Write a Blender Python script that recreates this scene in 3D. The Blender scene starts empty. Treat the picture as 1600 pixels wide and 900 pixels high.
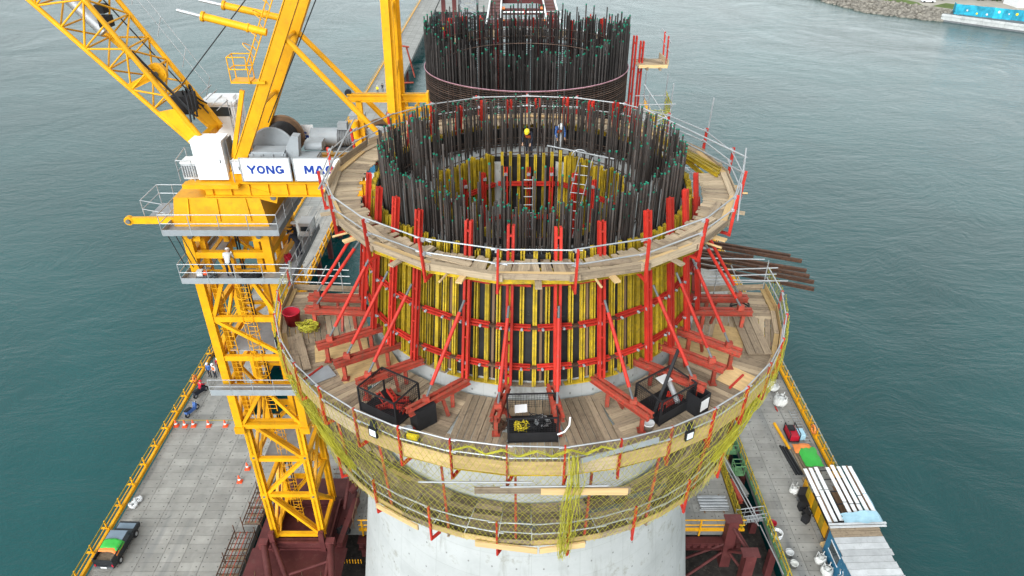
import bpy, bmesh, math, random
from mathutils import Vector, Matrix
random.seed(7)
R = math.radians
sc = bpy.context.scene
# ------------------------------------------------------------------ camera, sky, sun, exposure
cam_d = bpy.data.cameras.new('camera'); cam = bpy.data.objects.new('camera', cam_d)
sc.collection.objects.link(cam); sc.camera = cam
cam.location = (0, -28, 44); cam.rotation_euler = (R(90-32.2), 0, 0)
cam_d.sensor_width = 36; cam_d.lens = 36*1100/1600
cam_d.clip_start = .1; cam_d.clip_end = 6000
world = bpy.data.worlds.new('World'); sc.world = world; world.use_nodes = True
wn = world.node_tree.nodes; wl = world.node_tree.links
bg = wn['Background']
sky = wn.new('ShaderNodeTexSky'); sky.sky_type = 'NISHITA'; sky.sun_disc = False
SUN_EL, SUN_ROT = 31, 203
sky.sun_elevation = R(SUN_EL); sky.sun_rotation = R(SUN_ROT)
sky.air_density = 3.6; sky.dust_density = 3.0; sky.ozone_density = 1.0
hsv = wn.new('ShaderNodeHueSaturation'); hsv.inputs['Saturation'].default_value = .04
wl.new(sky.outputs[0], hsv.inputs['Color']); tint = wn.new('ShaderNodeMix'); tint.data_type = 'RGBA'; tint.blend_type = 'MULTIPLY'; tint.inputs[0].default_value = 1; tint.inputs[7].default_value = (.93, 1.0, 1.04, 1)   # cool overcast
wl.new(hsv.outputs[0], tint.inputs[6]); wl.new(tint.outputs[2], bg.inputs['Color'])
bg.inputs['Strength'].default_value = .15
sun_d = bpy.data.lights.new('sun', 'SUN'); sun = bpy.data.objects.new('sun', sun_d)
sc.collection.objects.link(sun)
sun_d.energy = .5; sun_d.angle = R(30); sun_d.color = (1, .97, .92)
sd = Vector((math.sin(R(SUN_ROT))*math.cos(R(SUN_EL)), math.cos(R(SUN_ROT))*math.cos(R(SUN_EL)), math.sin(R(SUN_EL))))
sun.rotation_euler = sd.to_track_quat('Z', 'Y').to_euler(); sun.location = (0, 0, 120)
sc.view_settings.view_transform = 'Standard'; sc.view_settings.look = 'None'
sc.view_settings.exposure = 1.04; sc.view_settings.gamma = 1; sc.view_settings.use_curve_mapping = False

# ------------------------------------------------------------------ materials
def new_mat(name):
    m = bpy.data.materials.new(name); m.use_nodes = True
    nt = m.node_tree; return m, nt.nodes, nt.links, nt.nodes['Principled BSDF']
def N(n, t, **kw):
    o = n.new(t)
    for k, v in kw.items():
        if hasattr(o, k) and k not in o.inputs: setattr(o, k, v)
        else: o.inputs[k].default_value = v
    return o
def ramp(n, l, src, a, b, ca=(0,0,0,1), cb=(1,1,1,1)):
    r = n.new('ShaderNodeValToRGB'); r.color_ramp.elements[0].position = a; r.color_ramp.elements[1].position = b
    r.color_ramp.elements[0].color = ca; r.color_ramp.elements[1].color = cb
    l.new(src, r.inputs[0]); return r.outputs[0]
def mixc(n, l, fac, a, b, bt='MIX'):
    x = n.new('ShaderNodeMix'); x.data_type = 'RGBA'; x.blend_type = bt; x.clamp_factor = True
    for sock, v in ((x.inputs[0], fac), (x.inputs[6], a), (x.inputs[7], b)):
        if hasattr(v, 'links') or hasattr(v, 'is_linked'): l.new(v, sock)
        else: sock.default_value = v
    return x.outputs[2]
def c4(c): return (c[0], c[1], c[2], 1)
def mat(name, col, rough=.6, metal=0, var=.25, ns=1.6, rust=None, rl=(.6, .7), orand=.12, grain=False, bump=.0, bs=30, dirt=None, dl=(.5, .75), spec=.25, fine=0):
    """paint / wood / stone: base colour, soft mottling, per-piece tone, wear with its own shape"""
    m, n, l, p = new_mat(name)
    geo = n.new('ShaderNodeNewGeometry'); oi = n.new('ShaderNodeObjectInfo')
    pos = geo.outputs['Position']
    if grain:
        tc = n.new('ShaderNodeTexCoord'); mp = n.new('ShaderNodeMapping'); mp.inputs['Scale'].default_value = (2.2, 9, 5)
        ad = N(n, 'ShaderNodeVectorMath', operation='ADD'); mu = N(n, 'ShaderNodeMath', operation='MULTIPLY'); mu.inputs[1].default_value = 57
        l.new(oi.outputs['Random'], mu.inputs[0]); l.new(tc.outputs['Object'], mp.inputs[0])
        l.new(mp.outputs[0], ad.inputs[0]); l.new(mu.outputs[0], ad.inputs[1]); src = ad.outputs[0]
        nz = N(n, 'ShaderNodeTexNoise', Scale=1.0, Detail=5.0, Roughness=.65)
    else:
        src = pos; nz = N(n, 'ShaderNodeTexNoise', Scale=ns, Detail=6.0, Roughness=.62)
    l.new(src, nz.inputs['Vector'])
    lo = tuple(c*(1-var) for c in col); hi = tuple(min(1, c*(1+var)) for c in col)
    c = ramp(n, l, nz.outputs[0], .3, .7, c4(lo), c4(hi))
    if dirt:
        nd = N(n, 'ShaderNodeTexNoise', Scale=ns*2.7, Detail=8.0, Roughness=.7); l.new(pos, nd.inputs['Vector'])
        c = mixc(n, l, ramp(n, l, nd.outputs[0], *dl), c, c4(dirt))
    if rust:
        nr = N(n, 'ShaderNodeTexNoise', Scale=7.0, Detail=9.0, Roughness=.75); l.new(pos, nr.inputs['Vector'])
        c = mixc(n, l, ramp(n, l, nr.outputs[0], *rl), c, c4(rust))
    if orand:
        h = n.new('ShaderNodeHueSaturation'); mr = N(n, 'ShaderNodeMapRange')
        mr.inputs['To Min'].default_value = 1-orand*1.6; mr.inputs['To Max'].default_value = 1+orand
        l.new(oi.outputs['Random'], mr.inputs[0]); l.new(mr.outputs[0], h.inputs['Value']); l.new(c, h.inputs['Color']); c = h.outputs[0]
    l.new(c, p.inputs['Base Color'])
    p.inputs['Roughness'].default_value = rough; p.inputs['Metallic'].default_value = metal
    p.inputs['Specular IOR Level'].default_value = spec
    if bump:
        nb = N(n, 'ShaderNodeTexNoise', Scale=bs, Detail=5.0); l.new(src if grain else pos, nb.inputs['Vector'])
        b = N(n, 'ShaderNodeBump', Strength=bump, Distance=.03); l.new(nb.outputs[0], b.inputs['Height']); l.new(b.outputs[0], p.inputs['Normal'])
    return m
RUST = (.11, .045, .022)
M = dict(
 cy = mat('crane yellow paint', (.76, .36, .007), .45, var=.16, orand=.09, rust=(.20, .085, .02), rl=(.63, .76), dirt=(.52, .24, .02), dl=(.52, .8), ns=.9),
 fy = mat('formwork yellow lacquer', (.46, .31, .018), .55, var=.35, orand=.28, dirt=(.25, .19, .045), dl=(.48, .7), ns=2.2),
 red = mat('red steel paint', (.46, .030, .019), .5, var=.2, orand=.16, rust=(.24, .06, .04), rl=(.56, .72), dirt=(.40, .17, .13), dl=(.6, .8), ns=2.5),
 rdull = mat('worn red steel', (.39, .055, .034), .6, var=.3, orand=.15, rust=(.2, .08, .05), rl=(.47, .64), dirt=(.36, .2, .16), dl=(.6, .75)),
 wood = mat('weathered timber', (.43, .33, .22), .8, var=.3, orand=.18, grain=True, bump=.3, bs=3, dirt=(.22, .165, .11), dl=(.56, .8)),
 woodd = mat('dirty timber', (.30, .228, .155), .85, var=.35, orand=.18, grain=True, bump=.3, bs=3, dirt=(.15, .11, .08), dl=(.5, .75)),
 woodn = mat('new timber', (.62, .42, .20), .75, var=.18, orand=.12, grain=True),
 ply = mat('plywood', (.52, .36, .165), .8, var=.2, orand=.15, grain=True, dirt=(.33, .23, .12), dl=(.5, .8)),
 film = mat('black film plywood', (.022, .021, .022), .5, var=.5, orand=.2, dirt=(.16, .14, .12), dl=(.62, .8)),
 brown = mat('brown timber', (.20, .12, .07), .8, var=.25, orand=.2, grain=True),
 conc = mat('concrete', (.47, .475, .465), .85, var=.12, orand=.05, ns=.5, dirt=(.34, .34, .325), dl=(.5, .72), bump=.15, bs=14),
 rebar = mat('rebar steel', (.082, .070, .064), .55, metal=.3, var=.35, orand=.35, rust=(.12, .06, .035), rl=(.52, .72)),
 rebarb = mat('rusty hoop steel', (.085, .06, .048), .65, metal=.2, var=.4, orand=.3, rust=(.15, .07, .04), rl=(.45, .7)),
 cap = mat('green plastic cap', (.006, .17, .10), .5, orand=.1),
 galv = mat('galvanised tube', (.44, .45, .46), .42, metal=.5, var=.15, orand=.12),
 grey = mat('grey machine paint', (.30, .32, .335), .45, var=.1, orand=.1, dirt=(.17, .17, .17), dl=(.6, .8)),
 dgrey = mat('dark grey steel', (.13, .135, .14), .5, var=.15, orand=.1),
 grat = mat('grey grating', (.30, .31, .32), .6, metal=.3, var=.15, orand=.1),
 white = mat('white sheet paint', (.80, .80, .80), .4, var=.05, orand=.03, dirt=(.55, .54, .51), dl=(.66, .85)),
 blue = mat('blue lettering', (.012, .045, .28), .5, var=.08, orand=0),
 black = mat('black rubber', (.018, .018, .02), .6, var=.3, orand=.1),
 maroon = mat('maroon primer', (.105, .028, .027), .6, var=.3, orand=.12, dirt=(.16, .07, .06), dl=(.55, .8), ns=.7),
 rope = mat('steel rope', (.03, .03, .032), .5, orand=0),
 net = mat('yellow green net', (.44, .40, .04), .7, var=.3, orand=.1, ns=2),
 gnet = mat('green net', (.10, .22, .10), .8, var=.35, orand=.1, ns=3),
 green = mat('green tarpaulin', (.05, .42, .06), .5, var=.12, orand=.05),
 orange = mat('orange tarpaulin', (.75, .22, .05), .5, var=.12, orand=.05),
 cone = mat('orange cone plastic', (.80, .10, .03), .45, orand=.05),
 carb = mat('black car paint', (.02, .022, .025), .25, var=.15, orand=0),
 glass = mat('dark window glass', (.03, .045, .055), .08, var=.1, orand=0, spec=.6),
 bwin = mat('steel blue sheet', (.17, .22, .27), .35, var=.1, orand=0),
 skin = mat('skin', (.45, .26, .17), .6, var=.08, orand=0),
 navy = mat('dark cloth', (.025, .028, .04), .85, var=.25, orand=.05),
 cwhite = mat('pale cloth', (.62, .62, .62), .85, var=.15, orand=.05),
 cblue = mat('blue cloth', (.06, .13, .35), .85, var=.2, orand=.05),
 cor = mat('orange cloth', (.80, .17, .05), .8, var=.12, orand=.05),
 cyel = mat('yellow plastic', (.80, .62, .03), .4, var=.08, orand=.05),
 redp = mat('red plastic', (.45, .012, .03), .4, var=.12, orand=.05),
 dbrown = mat('rusty steel', (.13, .06, .035), .7, var=.4, orand=.2, rust=(.06, .035, .025), rl=(.4, .6)),
 bluewall = mat('blue container paint', (.03, .16, .28), .5, var=.15, orand=.05, dirt=(.4, .42, .42), dl=(.6, .68)),
 sheet = mat('weathered roof sheet', (.47, .475, .48), .6, var=.14, orand=.12, dirt=(.30, .30, .29), dl=(.55, .78)),
 lblue = mat('pale blue sheet', (.36, .56, .66), .5, var=.15, orand=.05),
 deckm = mat('deck edge steel', (.24, .235, .22), .8, var=.25),
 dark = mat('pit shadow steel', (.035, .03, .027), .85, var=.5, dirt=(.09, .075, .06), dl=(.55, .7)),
 rock = mat('rock', (.25, .225, .19), .9, var=.6, orand=.2, ns=.8),
 grass = mat('grass', (.10, .14, .035), .9, var=.35, ns=.3),
 earth = mat('packed earth', (.34, .31, .26), .9, var=.2, ns=.1),
 leaf = mat('dark foliage', (.045, .075, .025), .8, var=.5, ns=.6),
 asphalt = mat('quay asphalt', (.14, .14, .145), .9, var=.15, ns=.2),
 mural = mat('turquoise mural sheet', (.02, .30, .43), .6, var=.45, ns=.5, orand=.2, dirt=(.55, .62, .50), dl=(.67, .72)),
 carw = mat('white car paint', (.78, .78, .79), .3, var=.03, orand=0),
 bag = mat('white woven bag', (.66, .65, .62), .85, var=.15, orand=.1),
)
# lamp glass panels of the site floodlights (unlit)
M['woodk'] = mat('muddy timber', (.20, .155, .105), .9, var=.4, orand=.35, grain=True, dirt=(.11, .085, .06), dl=(.5, .75))
M['rebard'] = mat('dark rebar steel', (.05, .044, .042), .6, metal=.2, var=.4, orand=.4, rust=(.09, .05, .03), rl=(.55, .72))
M['lens'] = mat('floodlight lens', (.75, .77, .78), .2, var=.05, orand=0)

# ------------------------------------------------------------------ geometry helpers
COL = sc.collection
W = {}                      # object name -> world matrix while building
I4 = Matrix.Identity(4)
def link(o, parent, Mw):
    COL.objects.link(o)
    if parent is not None:
        o.parent = parent; o.matrix_parent_inverse = W[parent.name].inverted(); o.matrix_basis = Mw
    else: o.matrix_basis = Mw
    W[o.name] = Mw.copy()
    return o
def tag(o, label=None, cat=None, group=None, kind=None):
    if label: o['label'] = label
    if cat: o['category'] = cat
    if group: o['group'] = group
    if kind: o['kind'] = kind
    return o
def thing(name, label, cat, loc=(0,0,0), group=None):
    o = bpy.data.objects.new(name, None); o.empty_display_size = .3
    link(o, None, Matrix.Translation(loc)); return tag(o, label, cat, group)
def frame(p, q, up=None):
    """rotation whose x runs p->q, z as near to up as it can"""
    p = Vector(p); q = Vector(q); x = (q-p); L = x.length; x = x/L
    u = Vector(up) if up is not None else Vector((0,0,1))
    if abs(x.dot(u)) > .98: u = Vector((0,1,0)) if up is None else Vector((1,.2,.1))
    y = u.cross(x).normalized(); z = x.cross(y)
    return Matrix((x, y, z)).transposed(), L
class MB:
    def __init__(s): s.v = []; s.f = []; s.m = []; s.sm = []
    def add(s, vs, fs, m=0, smooth=False):
        b = len(s.v); s.v += [tuple(v) for v in vs]
        for f in fs: s.f.append([b+i for i in f]); s.m.append(m); s.sm.append(smooth)
    def box(s, c, d, rot=None, m=0, taper=1):
        vs = []
        for z in (-.5, .5):
            t = taper if z > 0 else 1
            for x, y in ((-.5,-.5),(.5,-.5),(.5,.5),(-.5,.5)):
                v = Vector((x*d[0]*t, y*d[1]*t, z*d[2]))
                if rot is not None: v = rot @ v
                vs.append(v + Vector(c))
        s.add(vs, [(3,2,1,0),(4,5,6,7),(0,1,5,4),(1,2,6,5),(2,3,7,6),(3,0,4,7)], m); return s
    def bar(s, p, q, w, h, up=None, m=0):
        r, L = frame(p, q, up); s.box((Vector(p)+Vector(q))/2, (L, w, h), r, m); return s
    def tube(s, p, q, r, n=8, m=0, r2=None, cap=True, smooth=True):
        rt, L = frame(p, q); p = Vector(p); r2 = r if r2 is None else r2; vs = []
        for k, rr in ((0, r), (L, r2)):
            for i in range(n):
                a = 2*math.pi*i/n; vs.append(p + rt @ Vector((k, rr*math.cos(a), rr*math.sin(a))))
        s.add(vs, [(i, (i+1) % n, n+(i+1) % n, n+i) for i in range(n)], m, smooth)
        if cap: s.add(vs, [tuple(range(n-1, -1, -1)), tuple(range(n, 2*n))], m)
        return s
    def path(s, pts, r, n=6, m=0, closed=False):
        pts = [Vector(p) for p in pts]; k = len(pts); vs = []
        for i, p in enumerate(pts):
            a = pts[(i-1) % k] if (closed or i) else p; b = pts[(i+1) % k] if (closed or i < k-1) else p
            rt, _ = frame(a, b)
            for j in range(n):
                t = 2*math.pi*j/n; vs.append(p + rt @ Vector((0, r*math.cos(t), r*math.sin(t))))
        fs = []
        for i in range(k if closed else k-1):
            for j in range(n):
                fs.append((i*n+j, i*n+(j+1) % n, ((i+1) % k)*n+(j+1) % n, ((i+1) % k)*n+j))
        s.add(vs, fs, m, True); return s
    def prism(s, poly, a, b, axis='z', m=0):
        k = len(poly)
        def P(u, v, w): return {'z': (u, v, w), 'y': (u, w, v), 'x': (w, u, v)}[axis]
        vs = [P(u, v, a) for u, v in poly] + [P(u, v, b) for u, v in poly]
        s.add(vs, [tuple(range(k-1, -1, -1)), tuple(range(k, 2*k))] + [(i, (i+1) % k, k+(i+1) % k, k+i) for i in range(k)], m); return s
    def lathe(s, prof, c=(0,0,0), n=24, m=0, smooth=True, sx=1):
        vs = []; c = Vector(c)
        for r, z in prof:
            for i in range(n):
                a = 2*math.pi*i/n; vs.append(c + Vector((r*math.cos(a)*sx, r*math.sin(a), z)))
        s.add(vs, [(k*n+i, k*n+(i+1) % n, (k+1)*n+(i+1) % n, (k+1)*n+i) for k in range(len(prof)-1) for i in range(n)], m, smooth); return s
    def mesh(s, name, mats):
        me = bpy.data.meshes.new(name); me.from_pydata(s.v, [], s.f)
        for x in (mats if isinstance(mats, (list, tuple)) else [mats]): me.materials.append(x)
        me.polygons.foreach_set('material_index', s.m); me.polygons.foreach_set('use_smooth', s.sm)
        me.update(); return me
    def build(s, name, mats, parent=None, centre=True):
        """one mesh object; vertices are given in world metres"""
        xs = list(zip(*s.v)); c = Vector([(min(a)+max(a))/2 for a in xs])
        s.v = [tuple(Vector(v)-c) for v in s.v]
        bm = bmesh.new(); me = s.mesh(name, mats); bm.from_mesh(me); bmesh.ops.recalc_face_normals(bm, faces=bm.faces); bm.to_mesh(me); bm.free()
        return link(bpy.data.objects.new(name, me), parent, Matrix.Translation(c))
_u = {}
def unit(kind, m):
    k = (kind, m)
    if k in _u: return _u[k]
    b = MB()
    if kind == 'box': b.box((.5,0,0), (1,1,1))
    elif kind[:4] == 'tube': b.tube((0,0,0), (1,0,0), .5, int(kind[4:]))
    elif kind == 'chan':        # two channels back to back with a slot
        for sgn in (-1, 1):
            b.box((.5, sgn*.20, 0), (1, .10, 1)); b.box((.5, sgn*.36, .45), (1, .28, .10)); b.box((.5, sgn*.36, -.45), (1, .28, .10))
        for x in (.06, .28, .5, .72, .94): b.box((x, 0, 0), (.012, .3, .8))
    elif kind == 'ibeam':
        b.box((.5,0,0), (1,.32,1)); b.box((.5,0,.41), (1,1,.18)); b.box((.5,0,-.41), (1,1,.18))
    elif kind == 'plank':       # board with slightly eased ends
        b.box((.5,0,0), (1,1,1))
    _u[k] = b.mesh(kind, M[m]); return _u[k]
def piece(name, parent, kind, p, q, w, h, m, up=None):
    r, L = frame(p, q, up)
    Mw = Matrix.Translation(p) @ r.to_4x4() @ Matrix.Diagonal((L, w, h, 1))
    return link(bpy.data.objects.new(name, unit(kind, m)), parent, Mw)
def bar(name, parent, p, q, w, h, m, up=None): return piece(name, parent, 'box', p, q, w, h, m, up)
def rod(name, parent, p, q, r, m, n=8): return piece(name, parent, 'tube%d' % n, p, q, 2*r, 2*r, m)
def chan(name, parent, p, q, w, h, m, up=None): return piece(name, parent, 'chan', p, q, w, h, m, up)
def ibeam(name, parent, p, q, w, h, m, up=None): return piece(name, parent, 'ibeam', p, q, w, h, m, up)
def slab(name, parent, c, d, m, rz=0):
    r = Matrix.Rotation(rz, 3, 'Z'); x = r @ Vector((d[0]/2, 0, 0))
    return bar(name, parent, Vector(c)-x, Vector(c)+x, d[1], d[2], m)
def copy_thing(root, loc, rz=None, label=None):
    """a copy of a thing with copies of its parts and sub-parts"""
    r = root.copy(); COL.objects.link(r); r.location = loc
    if rz is not None: r.rotation_euler = (0, 0, rz)
    if label: r['label'] = label
    for ch in list(root.children):
        a = ch.copy(); COL.objects.link(a); a.parent = r
        for g in ch.children:
            b = g.copy(); COL.objects.link(b); b.parent = a
    return r
def ranf(a, b): return random.uniform(a, b)

# ------------------------------------------------------------------ people: one skinned surface per pose
def body(pose):
    J = dict(pelvis=(0,0,.93), belly=(0,0,1.1), chest=(0,.0,1.33), neck=(0,0,1.48), head=(0,.03,1.6), crown=(0,.02,1.7), nose=(0,.125,1.6),
             sL=(-.18,0,1.42), sR=(.18,0,1.42), eL=(-.25,-.02,1.14), eR=(.25,-.02,1.14), wL=(-.25,.1,.92), wR=(.25,.1,.92), hL=(-.25,.13,.85), hR=(.25,.13,.85),
             pL=(-.1,0,.9), pR=(.1,0,.9), kL=(-.12,.03,.5), kR=(.12,.03,.5), aL=(-.13,0,.09), aR=(.13,0,.09), tL=(-.14,.15,.04), tR=(.14,.15,.04))
    up = ('belly','chest','neck','head','crown','nose','sL','sR','eL','eR','wL','wR','hL','hR')
    J = {k: Vector(v) for k, v in J.items()}
    if pose == 'bend' or pose == 'sit':
        a = R(-48 if pose == 'bend' else -18); pv = J['pelvis']
        for k in up: J[k] = pv + Matrix.Rotation(a, 3, 'X') @ (J[k]-pv)
        for s_ in 'LR':
            sh = J['s'+s_]; sg = -1 if s_ == 'L' else 1
            if pose == 'bend': J['e'+s_] = sh+Vector((sg*.06,.05,-.28)); J['w'+s_] = J['e'+s_]+Vector((-sg*.05,.16,-.18)); J['h'+s_] = J['w'+s_]+Vector((0,.05,-.06))
            else: J['e'+s_] = sh+Vector((sg*.08,.16,-.2)); J['w'+s_] = J['e'+s_]+Vector((0,.22,.02)); J['h'+s_] = J['w'+s_]+Vector((0,.08,0))
    if pose == 'sit':
        for s_ in 'LR':
            sg = -1 if s_ == 'L' else 1
            J['k'+s_] = Vector((sg*.16,.42,.86)); J['a'+s_] = Vector((sg*.15,.40,.42)); J['t'+s_] = Vector((sg*.15,.54,.36))
        for k in J: J[k] = J[k]-Vector((0,0,.12))
    if pose == 'reach':
        for s_ in 'LR':
            sg = -1 if s_ == 'L' else 1
            J['e'+s_] = J['s'+s_]+Vector((sg*.05,.2,-.15)); J['w'+s_] = J['e'+s_]+Vector((-sg*.03,.22,.05)); J['h'+s_] = J['w'+s_]+Vector((0,.07,.02))
    rad = dict(pelvis=.15, belly=.14, chest=.165, neck=.06, head=.09, crown=.075, nose=.018, sL=.085, sR=.085, eL=.05, eR=.05, wL=.034, wR=.034, hL=.034, hR=.034,
               pL=.1, pR=.1, kL=.068, kR=.068, aL=.048, aR=.048, tL=.04, tR=.04)
    E_ = [('pelvis','belly'),('belly','chest'),('chest','neck'),('neck','head'),('head','crown'),('head','nose')]
    for s_ in 'LR': E_ += [('chest','s'+s_),('s'+s_,'e'+s_),('e'+s_,'w'+s_),('w'+s_,'h'+s_),('pelvis','p'+s_),('p'+s_,'k'+s_),('k'+s_,'a'+s_),('a'+s_,'t'+s_)]
    for s_ in 'LR':             # five fingers
        d = (J['h'+s_]-J['w'+s_]).normalized(); sg = -1 if s_ == 'L' else 1
        for i, (o, ln) in enumerate(((-.026,.06),(-.009,.075),(.009,.07),(.026,.055),(.045,.04))):
            k = 'f%s%d' % (s_, i); J[k] = J['h'+s_] + d*ln*(1 if i < 4 else .3) + Vector((o, .01, 0)); rad[k] = .009; E_.append(('h'+s_, k))
    keys = list(J); ix = {k: i for i, k in enumerate(keys)}
    me = bpy.data.meshes.new('body'); me.from_pydata([J[k] for k in keys], [(ix[a], ix[b]) for a, b in E_], [])
    o = bpy.data.objects.new('body', me); COL.objects.link(o)
    o.modifiers.new('skin', 'SKIN'); 
    if not me.skin_vertices: 
        bpy.context.view_layer.objects.active = o
    ss = o.modifiers.new('sub', 'SUBSURF'); ss.levels = 1
    sv = me.skin_vertices[0].data
    for k in keys: sv[ix[k]].radius = (rad[k], rad[k]*(.75 if k in ('chest','belly','pelvis') else 1)); sv[ix[k]].use_root = (k == 'pelvis')
    dg = bpy.context.evaluated_depsgraph_get(); me2 = bpy.data.meshes.new_from_object(o.evaluated_get(dg))
    bpy.data.objects.remove(o)
    # 0 skin 1 shirt 2 trousers 3 boots by nearest bone
    zone = {}
    for a, b in E_:
        z = 1
        if b in ('head','crown','nose') or b[0] in 'hf' and len(b) > 1 and b != 'head': z = 0
        if b[0] in 'pk' and b != 'pelvis' or b in ('aL','aR'): z = 2
        if b in ('tL','tR'): z = 3
        zone[(a, b)] = z
    for _ in range(4): me2.materials.append(None)
    for pl in me2.polygons:
        best = (9, 1); c = pl.center
        for (a, b), z in zone.items():
            pa, pb = J[a], J[b]; ab = pb-pa; t = max(0, min(1, (c-pa).dot(ab)/ab.length_squared)); dd = (pa+ab*t-c).length - rad[b]*.6
            if dd < best[0]: best = (dd, z)
        pl.material_index = best[1]; pl.use_smooth = True
    return me2, J
BODY = {k: body(k) for k in ('stand', 'bend', 'sit', 'reach')}
def person(label, loc, rz, pose, shirt, trousers, helmet, vest=None):
    base, J = BODY[pose]; me = base.copy(); me.name = 'person'
    for i, k in enumerate(('skin', shirt, trousers, 'black')): me.materials[i] = M[k]
    root = thing('person', label, 'person', (0, 0, 0))
    link(bpy.data.objects.new('body', me), root, I4)
    hd = J['head']; ax = (J['crown']-J['head']).normalized()
    b = MB(); rt = Vector((0,0,1)).rotation_difference(ax).to_matrix()
    prof = [(.135,.02),(.128,.05),(.12,.09),(.085,.135),(.03,.155),(0.001,.157)]
    for r_, z_ in [(0,0)]: pass
    vs = []; n = 12
    for r_, z_ in prof:
        for i in range(n):
            a = 2*math.pi*i/n; vs.append(hd + rt @ Vector((r_*math.cos(a), r_*1.12*math.sin(a)+(.03 if z_ < .03 and math.sin(a) > .5 else 0), z_)))
    b.add(vs, [(k*n+i, k*n+(i+1) % n, (k+1)*n+(i+1) % n, (k+1)*n+i) for k in range(5) for i in range(n)], 0, True)
    b.build('helmet', M[helmet], root)
    if vest:
        b = MB(); ch, pe = J['chest'], J['belly']; r_, L = frame(pe, ch)
        vs = []
        for k, (t, w, d) in enumerate(((-.4,.185,.145),(.1,.19,.15),(.6,.205,.155),(1.2,.2,.135))):
            for i in range(12):
                a = 2*math.pi*i/12; vs.append(pe + (ch-pe)*t + r_ @ Vector((0, d*math.sin(a) if False else w*math.cos(a), d*math.sin(a))))
        b.add(vs, [(k*12+i, k*12+(i+1) % 12, (k+1)*12+(i+1) % 12, (k+1)*12+i) for k in range(3) for i in range(12)], 0, True)
        b.build('safety_vest', M[vest], root)
    root.location = loc; root.rotation_euler = (0, 0, rz); return root
# ================================================================== SETTING: water, trestle decks, shore
def water_mat():
    m, n, l, p = new_mat('sea water')
    geo = n.new('ShaderNodeNewGeometry'); pos = geo.outputs['Position']
    # slow currents bend the ripples
    nw = N(n, 'ShaderNodeTexNoise', Scale=.035, Detail=3.0, Distortion=1.2); l.new(pos, nw.inputs['Vector'])
    sb = N(n, 'ShaderNodeVectorMath', operation='SUBTRACT'); sb.inputs[1].default_value = (.5, .5, .5); l.new(nw.outputs['Color'], sb.inputs[0])
    sc_ = N(n, 'ShaderNodeVectorMath', operation='SCALE'); sc_.inputs['Scale'].default_value = 14; l.new(sb.outputs[0], sc_.inputs[0])
    ad = N(n, 'ShaderNodeVectorMath', operation='ADD'); l.new(pos, ad.inputs[0]); l.new(sc_.outputs[0], ad.inputs[1])
    mp = n.new('ShaderNodeMapping'); mp.inputs['Scale'].default_value = (.55, 1.25, 1); mp.inputs['Rotation'].default_value = (0, 0, R(-18)); l.new(ad.outputs[0], mp.inputs[0])
    n1 = N(n, 'ShaderNodeTexNoise', Scale=.85, Detail=7.0, Roughness=.68); l.new(mp.outputs[0], n1.inputs['Vector'])
    n2 = N(n, 'ShaderNodeTexNoise', Scale=.22, Detail=4.0, Roughness=.6); l.new(mp.outputs[0], n2.inputs['Vector'])
    mx = N(n, 'ShaderNodeMath', operation='MULTIPLY_ADD'); mx.inputs[1].default_value = 1.4; l.new(n2.outputs[0], mx.inputs[0]); l.new(n1.outputs[0], mx.inputs[2])
    b = N(n, 'ShaderNodeBump', Strength=.26, Distance=.4); l.new(mx.outputs[0], b.inputs['Height']); l.new(b.outputs[0], p.inputs['Normal'])
    n3 = N(n, 'ShaderNodeTexNoise', Scale=.02, Detail=4.0, Distortion=.8); l.new(pos, n3.inputs['Vector'])
    c = ramp(n, l, n3.outputs[0], .35, .68, (.002, .046, .047, 1), (.004, .068, .069, 1))
    l.new(c, p.inputs['Base Color']); p.inputs['Roughness'].default_value = .10; p.inputs['IOR'].default_value = 1.42
    p.inputs['Specular IOR Level'].default_value = .5
    return m
M['water'] = water_mat()
b = MB(); b.add([(-2500,-800,-4),(2500,-800,-4),(2500,4000,-4),(-2500,4000,-4)], [(0,1,2,3)])
tag(b.build('water', M['water']), kind='structure')

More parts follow.
